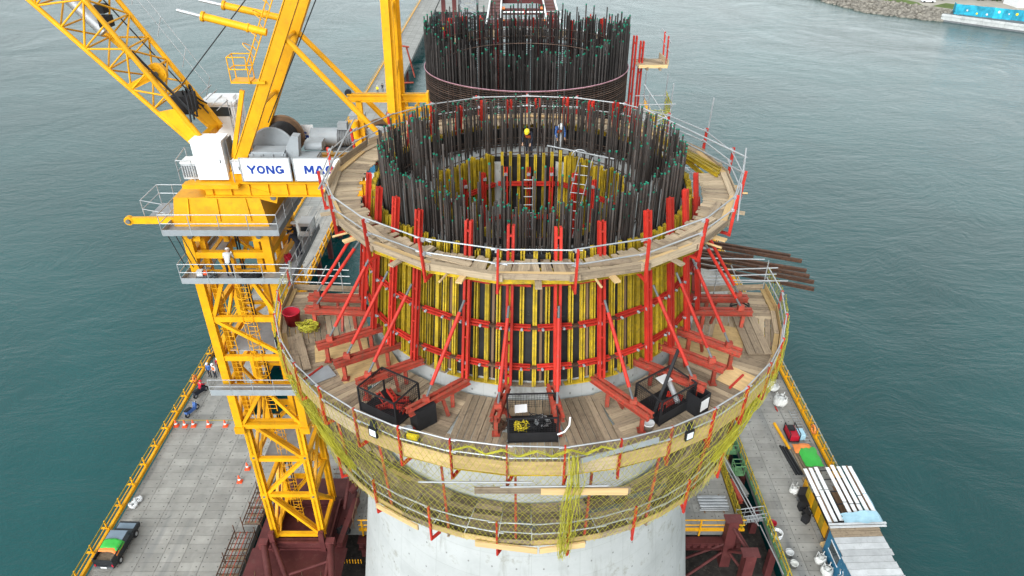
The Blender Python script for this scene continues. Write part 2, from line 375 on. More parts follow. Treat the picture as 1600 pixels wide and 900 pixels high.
def deck_mats():
    m, n, l, p = new_mat('deck panel concrete')
    tc = n.new('ShaderNodeTexCoord'); geo = n.new('ShaderNodeNewGeometry'); oi = n.new('ShaderNodeObjectInfo')
    a = N(n, 'ShaderNodeVectorMath', operation='ABSOLUTE'); l.new(tc.outputs['Object'], a.inputs[0])
    d = N(n, 'ShaderNodeVectorMath', operation='DISTANCE'); d.inputs[1].default_value = (.52, .0, .05); l.new(a.outputs[0], d.inputs[0])
    hole = ramp(n, l, d.outputs['Value'], .035, .055, (1,1,1,1), (0,0,0,1))
    n1 = N(n, 'ShaderNodeTexNoise', Scale=.55, Detail=9.0, Roughness=.68); l.new(geo.outputs['Position'], n1.inputs['Vector'])
    c = ramp(n, l, n1.outputs[0], .3, .72, (.212, .20, .18, 1), (.345, .328, .298, 1))
    n2 = N(n, 'ShaderNodeTexNoise', Scale=.16, Detail=5.0, Roughness=.6); l.new(geo.outputs['Position'], n2.inputs['Vector'])
    c = mixc(n, l, ramp(n, l, n2.outputs[0], .56, .75), c, (.195, .19, .175, 1))
    # tyre-worn lanes: oily streaks drawn out along the trestle
    mp = n.new('ShaderNodeMapping'); mp.inputs['Scale'].default_value = (.9, .06, 1); l.new(geo.outputs['Position'], mp.inputs[0])
    n4 = N(n, 'ShaderNodeTexNoise', Scale=1.0, Detail=5.0); l.new(mp.outputs[0], n4.inputs['Vector'])
    c = mixc(n, l, ramp(n, l, n4.outputs[0], .52, .72), c, (.165, .164, .16, 1))
    n5 = N(n, 'ShaderNodeTexNoise', Scale=1.1, Detail=7.0, Roughness=.6, Distortion=.6); l.new(geo.outputs['Position'], n5.inputs['Vector'])
    c = mixc(n, l, ramp(n, l, n5.outputs[0], .66, .72), c, (.10, .097, .09, 1))
    h = n.new('ShaderNodeHueSaturation'); mr = N(n, 'ShaderNodeMapRange'); mr.inputs['To Min'].default_value = .84; mr.inputs['To Max'].default_value = 1.13
    l.new(oi.outputs['Random'], mr.inputs[0]); l.new(mr.outputs[0], h.inputs['Value']); l.new(c, h.inputs['Color'])
    c = mixc(n, l, hole, h.outputs[0], (.03, .028, .025, 1))
    l.new(c, p.inputs['Base Color']); p.inputs['Roughness'].default_value = .85
    nb = N(n, 'ShaderNodeBump', Strength=.15, Distance=.02); l.new(n1.outputs[0], nb.inputs['Height']); l.new(nb.outputs[0], p.inputs['Normal'])
    # far deck: the same concrete, joints drawn by a brick pattern once the pieces are too small to tell apart
    m2, n, l, p = new_mat('far deck concrete')
    geo = n.new('ShaderNodeNewGeometry')
    br = N(n, 'ShaderNodeTexBrick', Scale=1.0); br.inputs['Brick Width'].default_value = 1.55; br.inputs['Row Height'].default_value = .78; br.offset = 0
    br.inputs['Mortar Size'].default_value = .03; br.inputs['Color1'].default_value = (.26,.256,.24,1); br.inputs['Color2'].default_value = (.32,.316,.295,1); br.inputs['Mortar'].default_value = (.12,.118,.11,1)
    l.new(geo.outputs['Position'], br.inputs['Vector'])
    n1 = N(n, 'ShaderNodeTexNoise', Scale=.3, Detail=8.0, Roughness=.65); l.new(geo.outputs['Position'], n1.inputs['Vector'])
    c = mixc(n, l, ramp(n, l, n1.outputs[0], .45, .75), br.outputs[0], (.19, .186, .172, 1))
    l.new(c, p.inputs['Base Color']); p.inputs['Roughness'].default_value = .85
    return m, m2
M['panel'], M['fardeck'] = deck_mats()
pm = MB().box((0,0,0), (1,1,1)).mesh('deck_panel', M['panel'])
def panel_mesh(dx, dy):
    b = MB(); b.box((0,0,0), (dx-.026, dy-.026, .1)); return b.mesh('deck_panel', M['panel'])
def deck(name, rects, far, dx=1.55, dy=.78, limit=298):
    """rects: (x0,x1,y0,y1) paved with loose panels, nearest first; far: plain slabs"""
    base = bpy.data.objects.new(name, None); link(base, None, I4); tag(base, kind='structure')
    b = MB()
    for x0, x1, y0, y1 in rects: b.box(((x0+x1)/2, (y0+y1)/2, -.354), (x1-x0, y1-y0, .6))
    b.build('deck_frame', M['deckm'], base)
    cells = []
    for x0, x1, y0, y1 in rects:
        nx = max(1, round((x1-x0)/dx)); ny = int((y1-y0)/dy); w = (x1-x0)/nx; h = (y1-y0)/ny
        me = panel_mesh(w, h)
        for i in range(nx):
            for j in range(ny): cells.append((x0+(i+.5)*w, y0+(j+.5)*h, w, h, me))
    cells.sort(key=lambda c: c[1] if c[1] > 2.5 else 1000-c[1])
    for x, y, w, h, me in cells[:limit]:
        o = bpy.data.objects.new('deck_panel', me)
        link(o, base, Matrix.Translation((x, y, -.05+ranf(-.006, .006))) @ Matrix.Rotation(ranf(-.004, .004), 4, 'Z'))
    if len(cells) > limit:
        s = MB()
        for x, y, w, h, me in cells[limit:]: s.box((x, y, -.05+ranf(-.008, .008)), (w-.04, h-.04, .1))
        tag(s.build('deck_paving', M['panel'], base), kind='stuff')
    if far:
        s = MB()
        for x0, x1, y0, y1 in far: s.box(((x0+x1)/2, (y0+y1)/2, -.33), (x1-x0, y1-y0, .66))
        s.build('deck_slab', M['fardeck'], base)
    return base
deck('trestle_deck', [(-30.2,-19.4,-4,20.2), (-30.2,-24.4,20.2,64)], [(-30.2,-24.4,64.01,265)])
deck('approach_deck', [(19.5,26.3,-4,52)], [(19.5,26.3,52.01,112)], dx=1.75)
deck('pier_deck', [(9.5,17.3,7.5,23.5), (-19.0,-8.6,7.5,23.5)], [(-8.6,9.5,7.5,23.5)])
# far causeway that carries the left trestle to the shore
b = MB(); b.box((-14, 232, -.4), (20, 50, .66)); tag(b.build('causeway', M['fardeck']), kind='structure')
# added dark sheet over the water, painting the shade in the openings round the pier
b = MB(); b.box((.5, 8, -3.6), (39.4, 32, .5)); tag(b.build('pit_shade_sheet', M['dark']), kind='structure')
b = MB()
for x in (-11.5, 9, 13): b.box((x, 7.8, -2.1), (.5, .5, 2.9))
for x in range(-18, 19, 3): b.box((x, 23.2, -2.1), (.6, .6, 2.9))
for y in range(-2, 24, 4):
    for x in (19.5, 26): b.box((x, y, -2.4), (.5, .5, 3.4))
for y in range(-2, 120, 6):
    b.box((-24.8, y+22, -2.4), (.6, .6, 3.4)); b.box((-29.6, y, -2.4), (.6, .6, 3.4))
tag(b.build('pile_row', M['maroon']), kind='structure')

# ------------------------------------------------------------------ deck railings
def railing(label, x, y0, y1, side, step, m, top='galv', netm=None, group=None, cat='railing', mesh_to=0):
    t = thing('deck_railing', label, cat, (x, y0, 0), group)
    bar('kerb_beam', t, (x, y0, .16), (x, y1, .16), .22, .3, m)
    rod('rail', t, (x+.05*side, y0, 1.12), (x+.05*side, y1, 1.12), .045, top if top else m)
    rod('rail', t, (x+.05*side, y0, .68), (x+.05*side, y1, .68), .04, m)
    y = y0+.5
    while y < min(y1, y0+120):
        bar('post', t, (x+.06*side, y, .0), (x+.06*side, y, 1.2), .09, .09, m)
        bar('bracket', t, (x-.1*side, y, .42), (x+.55*side, y, .42), .12, .1, 'cy')
        y += step
    return t
railing('yellow edge railing along the left trestle beside the open sea', -30.45, -4, 262, -1, 2.15, 'cy', 'fy')
tr = railing('yellow netted railing along the right hand edge of the trestle by the sheds', 26.5, 11.8, 112, 1, 1.6, 'cy', 'galv')
def net_panel(name, parent, quad, step, r, m, sag=.0, jit=.02):
    """a square-mesh net strung over a quad, as thin strands"""
    A, B_, C_, D = [Vector(q) for q in quad]; b = MB(); nu = max(2, int((B_-A).length/step)); nv = max(2, int((D-A).length/step))
    P = [[(A*(1-u/nu)+B_*(u/nu))*(1-v/nv)+(D*(1-u/nu)+C_*(u/nu))*(v/nv)+Vector((ranf(-jit,jit), ranf(-jit,jit), ranf(-jit,jit)-sag*math.sin(math.pi*u/nu))) for v in range(nv+1)] for u in range(nu+1)]
    for u in range(nu+1): b.path(P[u], r, 3)
    for v in range(nv+1): b.path([P[u][v] for u in range(nu+1)], r, 3)
    return tag(b.build(name, M[m], parent), kind='stuff')
for k in range(12):
    net_panel('net', tr, [(26.62, 12+k*3.2, .2), (26.62, 15.1+k*3.2, .2), (26.62, 15.1+k*3.2, 1.1), (26.62, 12+k*3.2, 1.1)], .17, .012, 'net')

# pier deck front railing and the maroon girder under it, on both sides of the tower
for x0, x1, lab in ((9.3, 17.6, 'yellow front railing of the pier deck right of the concrete tower'), (-11.6, -8.4, 'yellow front railing of the pier deck between crane base and tower')):
    t = thing('pier_railing', lab, 'railing', ((x0+x1)/2, 7.4, 0))
    for z in (.55, 1.1): rod('rail', t, (x0, 7.42, z), (x1, 7.42, z), .05, 'cy')
    bar('kerb_beam', t, (x0, 7.42, .06), (x1, 7.42, .06), .2, .18, 'cy')
    x = x0+.3
    while x < x1: bar('post', t, (x, 7.3, -.5), (x, 7.3, 1.15), .12, .1, 'cy'); x += 2.3
for x0, x1, lab in ((8.8, 17.5, 'maroon ribbed girder carrying the pier deck right of the tower'), (-11.7, -8, 'maroon ribbed girder under the pier deck left of the tower')):
    t = thing('deck_girder', lab, 'girder', ((x0+x1)/2, 7.1, -1))
    bar('top_flange', t, (x0, 7.05, -.72), (x1, 7.05, -.72), .6, .06, 'maroon'); bar('web', t, (x0, 7.1, -1.1), (x1, 7.1, -1.1), .06, .7, 'maroon'); bar('bottom_flange', t, (x0, 7.05, -1.48), (x1, 7.05, -1.48), .6, .06, 'maroon')
    x = x0+.2
    while x < x1: bar('stiffener', t, (x, 6.92, -1.45), (x, 6.92, -.76), .3, .05, 'maroon'); x += .55
# maroon pier-side posts at lower right
t = thing('maroon_trestle', 'maroon steel trestle of two capped columns below the pier deck railing', 'steel trestle', (16.2, 5.5, 0))
for cx, cy_, zt in ((16.4, 7.0, 1.7), (17.1, 4.6, 1.0)):
    bar('column', t, (cx, cy_, -3.4), (cx, cy_, zt), .75, .75, 'maroon')
    slab('cap_plate', t, (cx, cy_, zt+.05), (1.25, .8, .1), 'maroon')
for i, (p, q) in enumerate((((16.4,6.6,1.2),(17.1,5,.6)), ((16.75,6.6,.9),(17.45,5,.3)), ((16.4,6.6,-1.4),(17.1,5,-1.6)), ((16.4,6.6,-1.4),(17.1,5,.4)), ((13,7,-3),(16.2,6.9,-.9)), ((12.4,5.2,-3.3),(16.2,6.9,-1.8)))):
    rod('brace', t, p, q, .11, 'maroon')
t = thing('maroon_prop', 'maroon box prop rising from the pit under the pier deck edge', 'steel prop', (12.4, 6.6, -3))
bar('column', t, (12.3, 6.4, -3.4), (12.3, 6.7, -1.55), .6, .6, 'maroon'); slab('cap_plate', t, (12.3, 6.7, -1.5), (1.3, .7, .1), 'maroon')
bar('brace', t, (9.2, 6.4, -3.3), (11.9, 6.6, -1.7), .3, .3, 'maroon')

# ------------------------------------------------------------------ gap between pier deck and right trestle
for x, y0, y1, lab in ((19.42, -3, 17.5, 'green netted railing along the trestle edge above the dark gap'), (17.38, 7.4, 16.5, 'yellow netted railing on the pier deck side of the dark gap')):
    t = thing('gap_railing', lab, 'railing', (x, y0, 0))
    nm = 'gnet' if x > 19 else 'net'
    bar('kerb_beam', t, (x, y0, .1), (x, y1, .1), .1, .18, 'gnet' if x > 19 else 'fy')
    for z in (.6, 1.1): rod('rail', t, (x, y0, z), (x, y1, z), .04, 'fy')
    y = y0+.2
    while y < y1: bar('post', t, (x, y, 0), (x, y, 1.2), .07, .07, 'fy'); y += 1.5
    k = y0
    while k < y1-1:
        net_panel('net', t, [(x+.05, k, .15), (x+.05, k+1.9, .15), (x+.05, k+1.9, 1.1), (x+.05, k, 1.1)], .13, .014, nm, jit=.05); k += 2
t = thing('gap_platform', 'small green netted box platform over the gap near the safety net', 'platform', (18.9, 15, 0))
for (yy, zz) in ((15.6, .5), (13.3, .4)):
    slab('frame', t, (18.7, yy, zz-.4), (.9, .9, .08), 'gnet')
    for dx in (-.42, .42):
        for dy in (-.42, .42): bar('post', t, (18.7+dx, yy+dy, zz-.4), (18.7+dx, yy+dy, zz+.6), .06, .06, 'gnet')
    for z in (.1, .6):
        for dx in (-.42, .42): bar('rail', t, (18.7+dx, yy-.45, zz+z), (18.7+dx, yy+.45, zz+z), .06, .05, 'gnet'); bar('rail', t, (18.25, yy+dx, zz+z-.003), (19.15, yy+dx, zz+z-.003), .06, .05, 'gnet')
for p, q, w, m, lab in (((17.9,17,-.5),(18.6,12.2,-.6),.45,'woodd','long grey timber lying lengthwise in the dark gap'), ((17.8,15.8,-.25),(18.9,11,-.3),.35,'deckm','grey steel channel leaning across the timber in the gap'),
                   ((17.9,12.3,.1),(18.1,10.0,.05),.32,'rdull','short red beam lying beside the yellow gap railing'), ((18.2,17.2,-.2),(17.6,14.5,-.1),.3,'dbrown','rusty beam end at the top of the gap')):
    t = thing('beam', lab, 'beam', ((p[0]+q[0])/2, (p[1]+q[1])/2, p[2])); bar('web', t, p, q, w*.3, .25, m); 
    bar('flange', t, Vector(p)+Vector((0,0,.14)), Vector(q)+Vector((0,0,.14)), w, .03, m); bar('flange', t, Vector(p)-Vector((0,0,.14)), Vector(q)-Vector((0,0,.14)), w, .03, m)
t = thing('gap_crossing', 'narrow steel gangway crossing the gap by the maroon trestle', 'gangway', (18.3, 8.2, 0))
for dy in (-.35, .35):
    rod('rail', t, (17.2, 8.2+dy, .9), (19.4, 8.5+dy, 1.0), .035, 'galv'); rod('rail', t, (17.2, 8.2+dy, .5), (19.4, 8.5+dy, .55), .03, 'galv')
    for f in (0, .33, .66, 1): rod('post', t, (17.2+2.2*f, 8.2+.3*f+dy, 0), (17.2+2.2*f, 8.2+.3*f+dy, 1), .03, 'galv')
for k in range(6): slab('tread', t, (17.45+.34*k, 8.25+.045*k, .08), (.28, .6, .05), 'grat')
for p, q in (((17.2,16.5,1.1),(18.6,7.6,.9)), ((17.2,16.3,.6),(18.6,7.4,.5)), ((18.6,7.2,.8),(19.0,3.0,.8))):
    tag(rod('scaffold_tube', None, p, q, .045, 'galv'), 'loose grey scaffold tube slanting over the gap, %s' % ('upper of the pair' if p[2] > 1 else 'lower of the pair' if p[2] < .7 else 'nearest the frame bottom'), 'tube', 'tubes over the gap')

# ------------------------------------------------------------------ far shore
sh = [(60,330),(96,275),(112,244),(118.5,223),(133,211),(138,209)]
b = MB()
inner = [(70,340),(104,285),(118,250),(125,234),(138,221),(142,212)]
zz = -1.8
vs = [(x, y, -4.6) for x, y in sh] + [(x, y, zz) for x, y in inner]
b.add(vs, [(i, i+1, len(sh)+i+1, len(sh)+i) for i in range(len(sh)-1)])
far_ = [(70,900),(900,900),(900,150)]
poly = inner + [(150,209.5)] + [(900,190)] + far_[::-1][0:1][::-1] + [(900,900),(70,900)]
b.add([(x, y, zz) for x, y in inner + [(143,208.5),(400,120),(900,120),(900,900),(70,900)]], [tuple(range(len(inner)+5))])
tag(b.build('far_shore', M['earth']), kind='structure')
s = MB(); rs = random.Random(3)
bmr = bmesh.new(); bmesh.ops.create_icosphere(bmr, subdivisions=1, radius=1)
rv = [v.co.copy() for v in bmr.verts]; rf = [[v.index for v in f.verts] for f in bmr.faces]; bmr.free()
for k in range(1000):
    i = rs.randrange(len(sh)-1); u = rs.random(); w = rs.random()**1.1
    a = Vector(sh[i]+(0,)).lerp(Vector(sh[i+1]+(0,)), u); c = Vector(inner[i]+(0,)).lerp(Vector(inner[i+1]+(0,)), u); pt = a.lerp(c, w)
    r_ = rs.uniform(.4, 1.15)*(1.1-.3*w); z = -4.3+2.6*w+.1
    s.add([Vector((v.x*r_*rs.uniform(.75,1.25), v.y*r_*rs.uniform(.75,1.25), v.z*r_*.8*rs.uniform(.7,1.2)))+Vector((pt.x, pt.y, z)) for v in rv], rf)
tag(s.build('boulder_bank', M['rock']), 'bank of grey and tan boulders along the far waterline', 'boulders', kind='stuff')
for pts, lab, m in (([(120,250),(127,235),(138,222),(139,228),(130,252)], 'grass', 'grass'), ([(141,222),(146,216),(153,222),(148,227)], 'grass', 'grass'), ([(112,268),(118,258),(126,262),(120,280)], 'grass', 'grass')):
    b = MB(); b.prism(pts, -1.9, -1.7); tag(b.build('grass', M[m]), kind='stuff')
# quay wall with the painted screen on it
t = thing('quay_wall', 'pale concrete quay wall at the far right waterline', 'quay', (160, 198, 0))
qa, qb = Vector((137.6, 209.3, -2.4)), Vector((225, 123, -2.4)); qd = (qb-qa).normalized(); qn = Vector((-qd.y, qd.x, 0))
def Q(u, v, z): return qa + qd*u + qn*v + Vector((0, 0, z))
for u in range(0, 96, 6):
    bar('wall', t, Q(u+.03, .4, -.7), Q(u+5.97, .4, -.7), .8, 2.6, 'conc'); bar('coping', t, Q(u+.03, .35, .2), Q(u+5.97, .35, .2), 1.1, .45, 'conc')
    bar('fender_strip', t, Q(u+.03, -.08, -1.4), Q(u+5.97, -.08, -1.4), .14, .6, 'dgrey')
bar('quay_deck', t, Q(0, 9, -.1), Q(96, 9, -.1), 16, .9, 'asphalt')
t = thing('mural_screen', 'turquoise painted sheet screen with pale flower spots along the quay', 'screen', Q(20, 6, .3))
prev = None
for k in range(33):
    u0 = 2.5+k*2.6; zt = 3.2+ranf(-.15, .15); 
    v0 = 3+u0*.16
    bar('screen_sheet', t, Q(u0, v0+ranf(-.1,.1), 1.95), Q(u0+2.58, v0+.41, 1.95+ranf(-.1,.1)), .12, 3.1, 'mural')
    bar('post', t, Q(u0, v0+.14, .2), Q(u0, v0+.14, 3.5), .12, .12, 'dgrey')
b = MB()
for p, q in ((Q(2.5,3.4,1.9), Q(1.0,7,1.9)),): b.bar(p, q, .12, 3)
for k in range(33):
    for j in range(3):
        pass
b.build('end_rail', M['mural'], t)
for k in range(30):
    uu = 6+k*2.7+ranf(-.4,.4); c = Q(uu, 2.85+uu*.16, 1.2+ranf(0,1.8)); b = MB(); b.tube(c, c-qn*.04, ranf(.22,.42), 9); b.build('flower_spot', M['cyel' if k % 4 == 1 else 'cwhite'], t)
def car(label, loc, rz, m):
    t = thing('parked_car', label, 'car', (0,0,0), 'cars parked on the far shore')
    b = MB(); b.prism([(-2.1,.35),(2.1,.35),(2.15,.75),(1.25,.9),(.55,1.42),(-1.1,1.45),(-1.9,.95),(-2.15,.85)], -.85, .85, 'y'); b.build('body', M[m], t)
    for sy in (-1, 1):
        b = MB(); b.prism([(1.1,.92),(.5,1.36),(-1.05,1.38),(-1.7,.96)], sy*.855, sy*.87, 'y'); b.build('window', M['glass'], t)
        for x in (-1.3, 1.3): b = MB(); b.tube((x, sy*.72, .33), (x, sy*.9, .33), .33, 14); b.build('wheel', M['black'], t)
    b = MB(); b.add([(1.27,-.75,.93),(1.27,.75,.93),(.6,.68,1.4),(.6,-.68,1.4)], [(0,1,2,3)]); b.v = [(x+.02, y, z+.02) for x, y, z in b.v]; b.build('windscreen', M['glass'], t)
    t.location = loc; t.rotation_euler = (0, 0, rz); return t
car('white car parked on the far shore nearest the boulders', (142.5, 228.5, -1.75), R(-12), 'carw')
car('white car parked behind the nearer one by the dark bushes', (148.5, 233.5, -1.75), R(-12), 'carw')
# white tent-roofed hut at the very corner
t = thing('white_hut', 'white pitched roof hut beyond the mural screen at the corner', 'hut', (173, 216, 0))
b = MB(); b.box((174, 223, -.2), (13, 8, 3.2)); b.build('wall', M['white'], t)
b = MB(); b.prism([(218.4,1.3),(227.6,1.3),(223,4.0)], 167, 181, 'x'); b.build('roof', M['white'], t)
for x in (172, 175, 178): b = MB(); b.box((x-2, 218.95, -.2), (1.4, .1, 1.2)); b.build('window', M['glass'], t)
# bushes along the top edge
def bush(loc, r, lab, m='leaf'):
    b = MB(); rr = random.Random(int(loc[0]*10))
    b2 = MB()
    for k in range(420):
        a = rr.uniform(0, 6.28); e = math.asin(rr.uniform(-.1, 1)); q = r*rr.uniform(.55, 1)*(1+.25*math.sin(3*a))
        c = Vector((math.cos(a)*math.cos(e)*q, math.sin(a)*math.cos(e)*q, math.sin(e)*q*.8))+Vector(loc)
        n_ = Vector((rr.uniform(-1,1), rr.uniform(-1,1), rr.uniform(.1,1))).normalized(); u = n_.orthogonal().normalized()*rr.uniform(.18,.4); v = n_.cross(u)
        b.add([c-u-v*.6, c+u-v*.6, c+u*.4+v, c-u*.4+v], [(0,1,2,3)])
    t = thing('bush', lab, 'bush', loc, 'bushes on the far shore')
    b.build('foliage', M[m], t); s_ = MB(); s_.tube(Vector(loc)-Vector((0,0,.3)), Vector(loc)+Vector((0,0,r*.5)), .12, 6, r2=.05); s_.build('stem', M['brown'], t)
for i, (x, y, r_) in enumerate(((136,246,2.6),(158,238,3),(163,236,3.2),(168,235,3),(154,242,3))):
    bush((x, y-1, -1.8), r_, ['low dark bush between the rocks and the grass', 'dark bush right behind the white cars', 'dark bush between car and hut, middle one', 'dark bush nearest the white hut', 'dark bush at the top edge behind the farther car'][i])
# ================================================================== NEAR PYLON
PX = .8
def RP(phi, r, z, fx=1.0, cx=PX, cy=0.0, fy=1.0):
    a = R(phi); return Vector((cx + r*fx*math.sin(a), cy - r*fy*math.cos(a), z))
def RC(z): return 6.45 + (31.9-z)*.13
def radial(phi): a = R(phi); return Vector((math.sin(a), -math.cos(a), 0))

def shaft_mat():
    m, n, l, p = new_mat('board marked concrete')
    tc = n.new('ShaderNodeTexCoord'); geo = n.new('ShaderNodeNewGeometry'); pos = geo.outputs['Position']
    n1 = N(n, 'ShaderNodeTexNoise', Scale=.45, Detail=9.0, Roughness=.66); l.new(pos, n1.inputs['Vector'])
    c = ramp(n, l, n1.outputs[0], .3, .7, (.37,.375,.365,1), (.49,.495,.485,1))
    mp = n.new('ShaderNodeMapping'); mp.inputs['Scale'].default_value = (1.6, 1.6, .16); l.new(pos, mp.inputs[0])
    n2 = N(n, 'ShaderNodeTexNoise', Scale=1.0, Detail=6.0, Roughness=.7); l.new(mp.outputs[0], n2.inputs['Vector'])
    c = mixc(n, l, ramp(n, l, n2.outputs[0], .56, .74), c, (.30,.30,.275,1))
    n3 = N(n, 'ShaderNodeTexNoise', Scale=.9, Detail=8.0, Roughness=.75); l.new(pos, n3.inputs['Vector'])
    c = mixc(n, l, ramp(n, l, n3.outputs[0], .55, .66), c, (.30,.295,.26,1))
    sp = n.new('ShaderNodeSeparateXYZ'); l.new(tc.outputs['Object'], sp.inputs[0])
    at = N(n, 'ShaderNodeMath', operation='ARCTAN2'); l.new(sp.outputs[0], at.inputs[0]); l.new(sp.outputs[1], at.inputs[1])
    mu = N(n, 'ShaderNodeMath', operation='MULTIPLY'); mu.inputs[1].default_value = 8; l.new(at.outputs[0], mu.inputs[0])
    cb = n.new('ShaderNodeCombineXYZ'); l.new(mu.outputs[0], cb.inputs[0]); l.new(sp.outputs[2], cb.inputs[1])
    br = N(n, 'ShaderNodeTexBrick', Scale=1.0); br.offset = 0
    for k, v in (('Brick Width', 2.09), ('Row Height', 1.5), ('Mortar Size', .018), ('Color1', (1,1,1,1)), ('Color2', (.93,.93,.93,1)), ('Mortar', (.86,.86,.85,1))): br.inputs[k].default_value = v
    l.new(cb.outputs[0], br.inputs['Vector']); c = mixc(n, l, 1.0, c, br.outputs[0], 'MULTIPLY')
    ts_ = N(n, 'ShaderNodeVectorMath', operation='MULTIPLY'); ts_.inputs[1].default_value = (1/1.045, 1/1.5, 0); l.new(cb.outputs[0], ts_.inputs[0])   # tie holes
    fr = N(n, 'ShaderNodeVectorMath', operation='FRACTION'); l.new(ts_.outputs[0], fr.inputs[0]); dd = N(n, 'ShaderNodeVectorMath', operation='DISTANCE'); dd.inputs[1].default_value = (.5, .5, 0); l.new(fr.outputs[0], dd.inputs[0])
    c = mixc(n, l, ramp(n, l, dd.outputs['Value'], .028, .045, (1,1,1,1), (0,0,0,1)), c, (.2,.2,.19,1))
    l.new(c, p.inputs['Base Color']); p.inputs['Roughness'].default_value = .8
    nb = N(n, 'ShaderNodeBump', Strength=.2, Distance=.03); l.new(n3.outputs[0], nb.inputs['Height']); l.new(nb.outputs[0], p.inputs['Normal'])
    return m
M['shaft'] = shaft_mat()
py_ = thing('concrete_pylon', 'pale round concrete bridge pylon rising through the near work platforms', 'pylon', (PX, 0, 0))
b = MB(); b.lathe([(RC(-4.5), -4.5)]+[(RC(z), z) for z in (2, 8, 14, 20, 26)]+[(RC(31.0), 31.0)], (PX, 0, 0), 128)
b.lathe([(RC(31.0), 31.0), (4.35, 31.0)], (PX, 0, 0), 128, smooth=False); b.lathe([(4.35, 31.0), (4.35, 26.4)], (PX, 0, 0), 128); b.lathe([(4.35, 26.4), (.01, 26.4)], (PX, 0, 0), 128, smooth=False)
b.build('shaft', M['shaft'], py_)

# ------------------------------------------------------------------ climbing formwork round the pylon head
fw = thing('climbing_formwork', 'round climbing formwork of yellow beams, red walers and slanting red props', 'formwork', (PX, 0, 26))
ZB, ZT = 26.75, 32.0
for k in range(36):                             # dark film-faced sheets behind the beams
    ph = k*10+5
    p, q = RP(ph, RC(ZB)+.07, ZB), RP(ph, RC(ZT)+.07, ZT-.15)
    w = 2*(RC(ZB)+.07)*math.tan(R(5))
    mb = MB(); w1 = 2*(RC(ZT)+.07)*math.tan(R(5)); t_ = Vector((math.cos(R(ph)), math.sin(R(ph)), 0)); rd = radial(ph)*.03
    vs = [p-t_*w/2-rd, p+t_*w/2-rd, p+t_*w/2+rd, p-t_*w/2+rd, q-t_*w1/2-rd, q+t_*w1/2-rd, q+t_*w1/2+rd, q-t_*w1/2+rd]
    mb.add(vs, [(3,2,1,0),(4,5,6,7),(0,1,5,4),(1,2,6,5),(2,3,7,6),(3,0,4,7)]); mb.build('form_sheet', M['film'], fw)
ph = -180; k = 0
while ph < 179.5:
    side = 30 < abs(ph) < 150
    p, q = RP(ph, RC(ZB)+.2, ZB-.12+ranf(-.05, .05)), RP(ph, RC(ZT)+.2, ZT+ranf(-.06, .12))
    ibeam('formwork_beam', fw, p, q, .15, .2, 'fy', radial(ph))
    st = ranf(2.6, 3.0) if side else ranf(3.2, 3.9)
    if k % 4 == 0:
        a = ph+st*.5; bar('timber_stud', fw, RP(a, RC(ZB)+.15, ZB+.05), RP(a, RC(ZT)+.15, ZT-.3), .09, .07, 'brown', radial(a))
    ph += st; k += 1
for z, off in ((27.55, .38), (29.2, .38), (30.95, .38)):    # waler rings, straight double channels with coupler gaps
    for k in range(30):
        a0, a1 = k*12+1.0, k*12+11.0
        p, q = RP(a0, (RC(z)+off)/math.cos(R(5)), z), RP(a1, (RC(z)+off)/math.cos(R(5)), z)
        chan('waler', fw, p, q, .21, .15, 'red', radial(a0+5))
        if z < 30:
            c0, c1 = RP(a1, (RC(z)+off)/math.cos(R(5)), z), RP(a1+2, (RC(z)+off)/math.cos(R(5)), z)
            bar('coupler', fw, c0-(c1-c0)*.4, c1+(c1-c0)*.4, .09, .12, 'dbrown', radial(a0+5))
    for k in range(60):                          # wedge nuts on the waler
        if z > 30: break
        a = k*6+2.5; c = RP(a, RC(z)+off+.12, z); rod('tie_nut', fw, c-radial(a)*.02, c+radial(a)*.07, .05, 'grey', 6)
for k in range(40):                              # kicker boards under the sheets
    a = k*9; bar('kicker_board', fw, RP(a+.3, RC(ZB)+.2, ZB-.14), RP(a+8.7, RC(ZB)+.2, ZB-.14), .2, .05, 'fy' if k % 3 else 'woodd')
BASE = [(-9.13,-1.5,-7.1,-1.6), (-9.03,-2.47,-6.4,-2.67), (-7.9,-5.16,-5.47,-3.82), (-6.95,-6.32,-4.63,-4.99), (-5.86,-7.48,-3.82,-6.2), (-3.73,-9.07,-1.93,-7.48), (-.63,-9.46,-.29,-7.95),
        (1.69,-9.46,1.5,-7.95), (4.92,-9.33,3.31,-7.4), (7.22,-7.77,5.02,-6.2), (8.22,-6.64,6.05,-5.07), (9.15,-5.62,6.96,-4.05), (10.43,-2.67,7.88,-2.62), (10.54,-1.6,8.39,-1.6)]
PHI = [-79,-70,-58.5,-47.5,-37,-19.5,-7, 6.5, 19.5, 36, 46.5, 57, 70, 78]
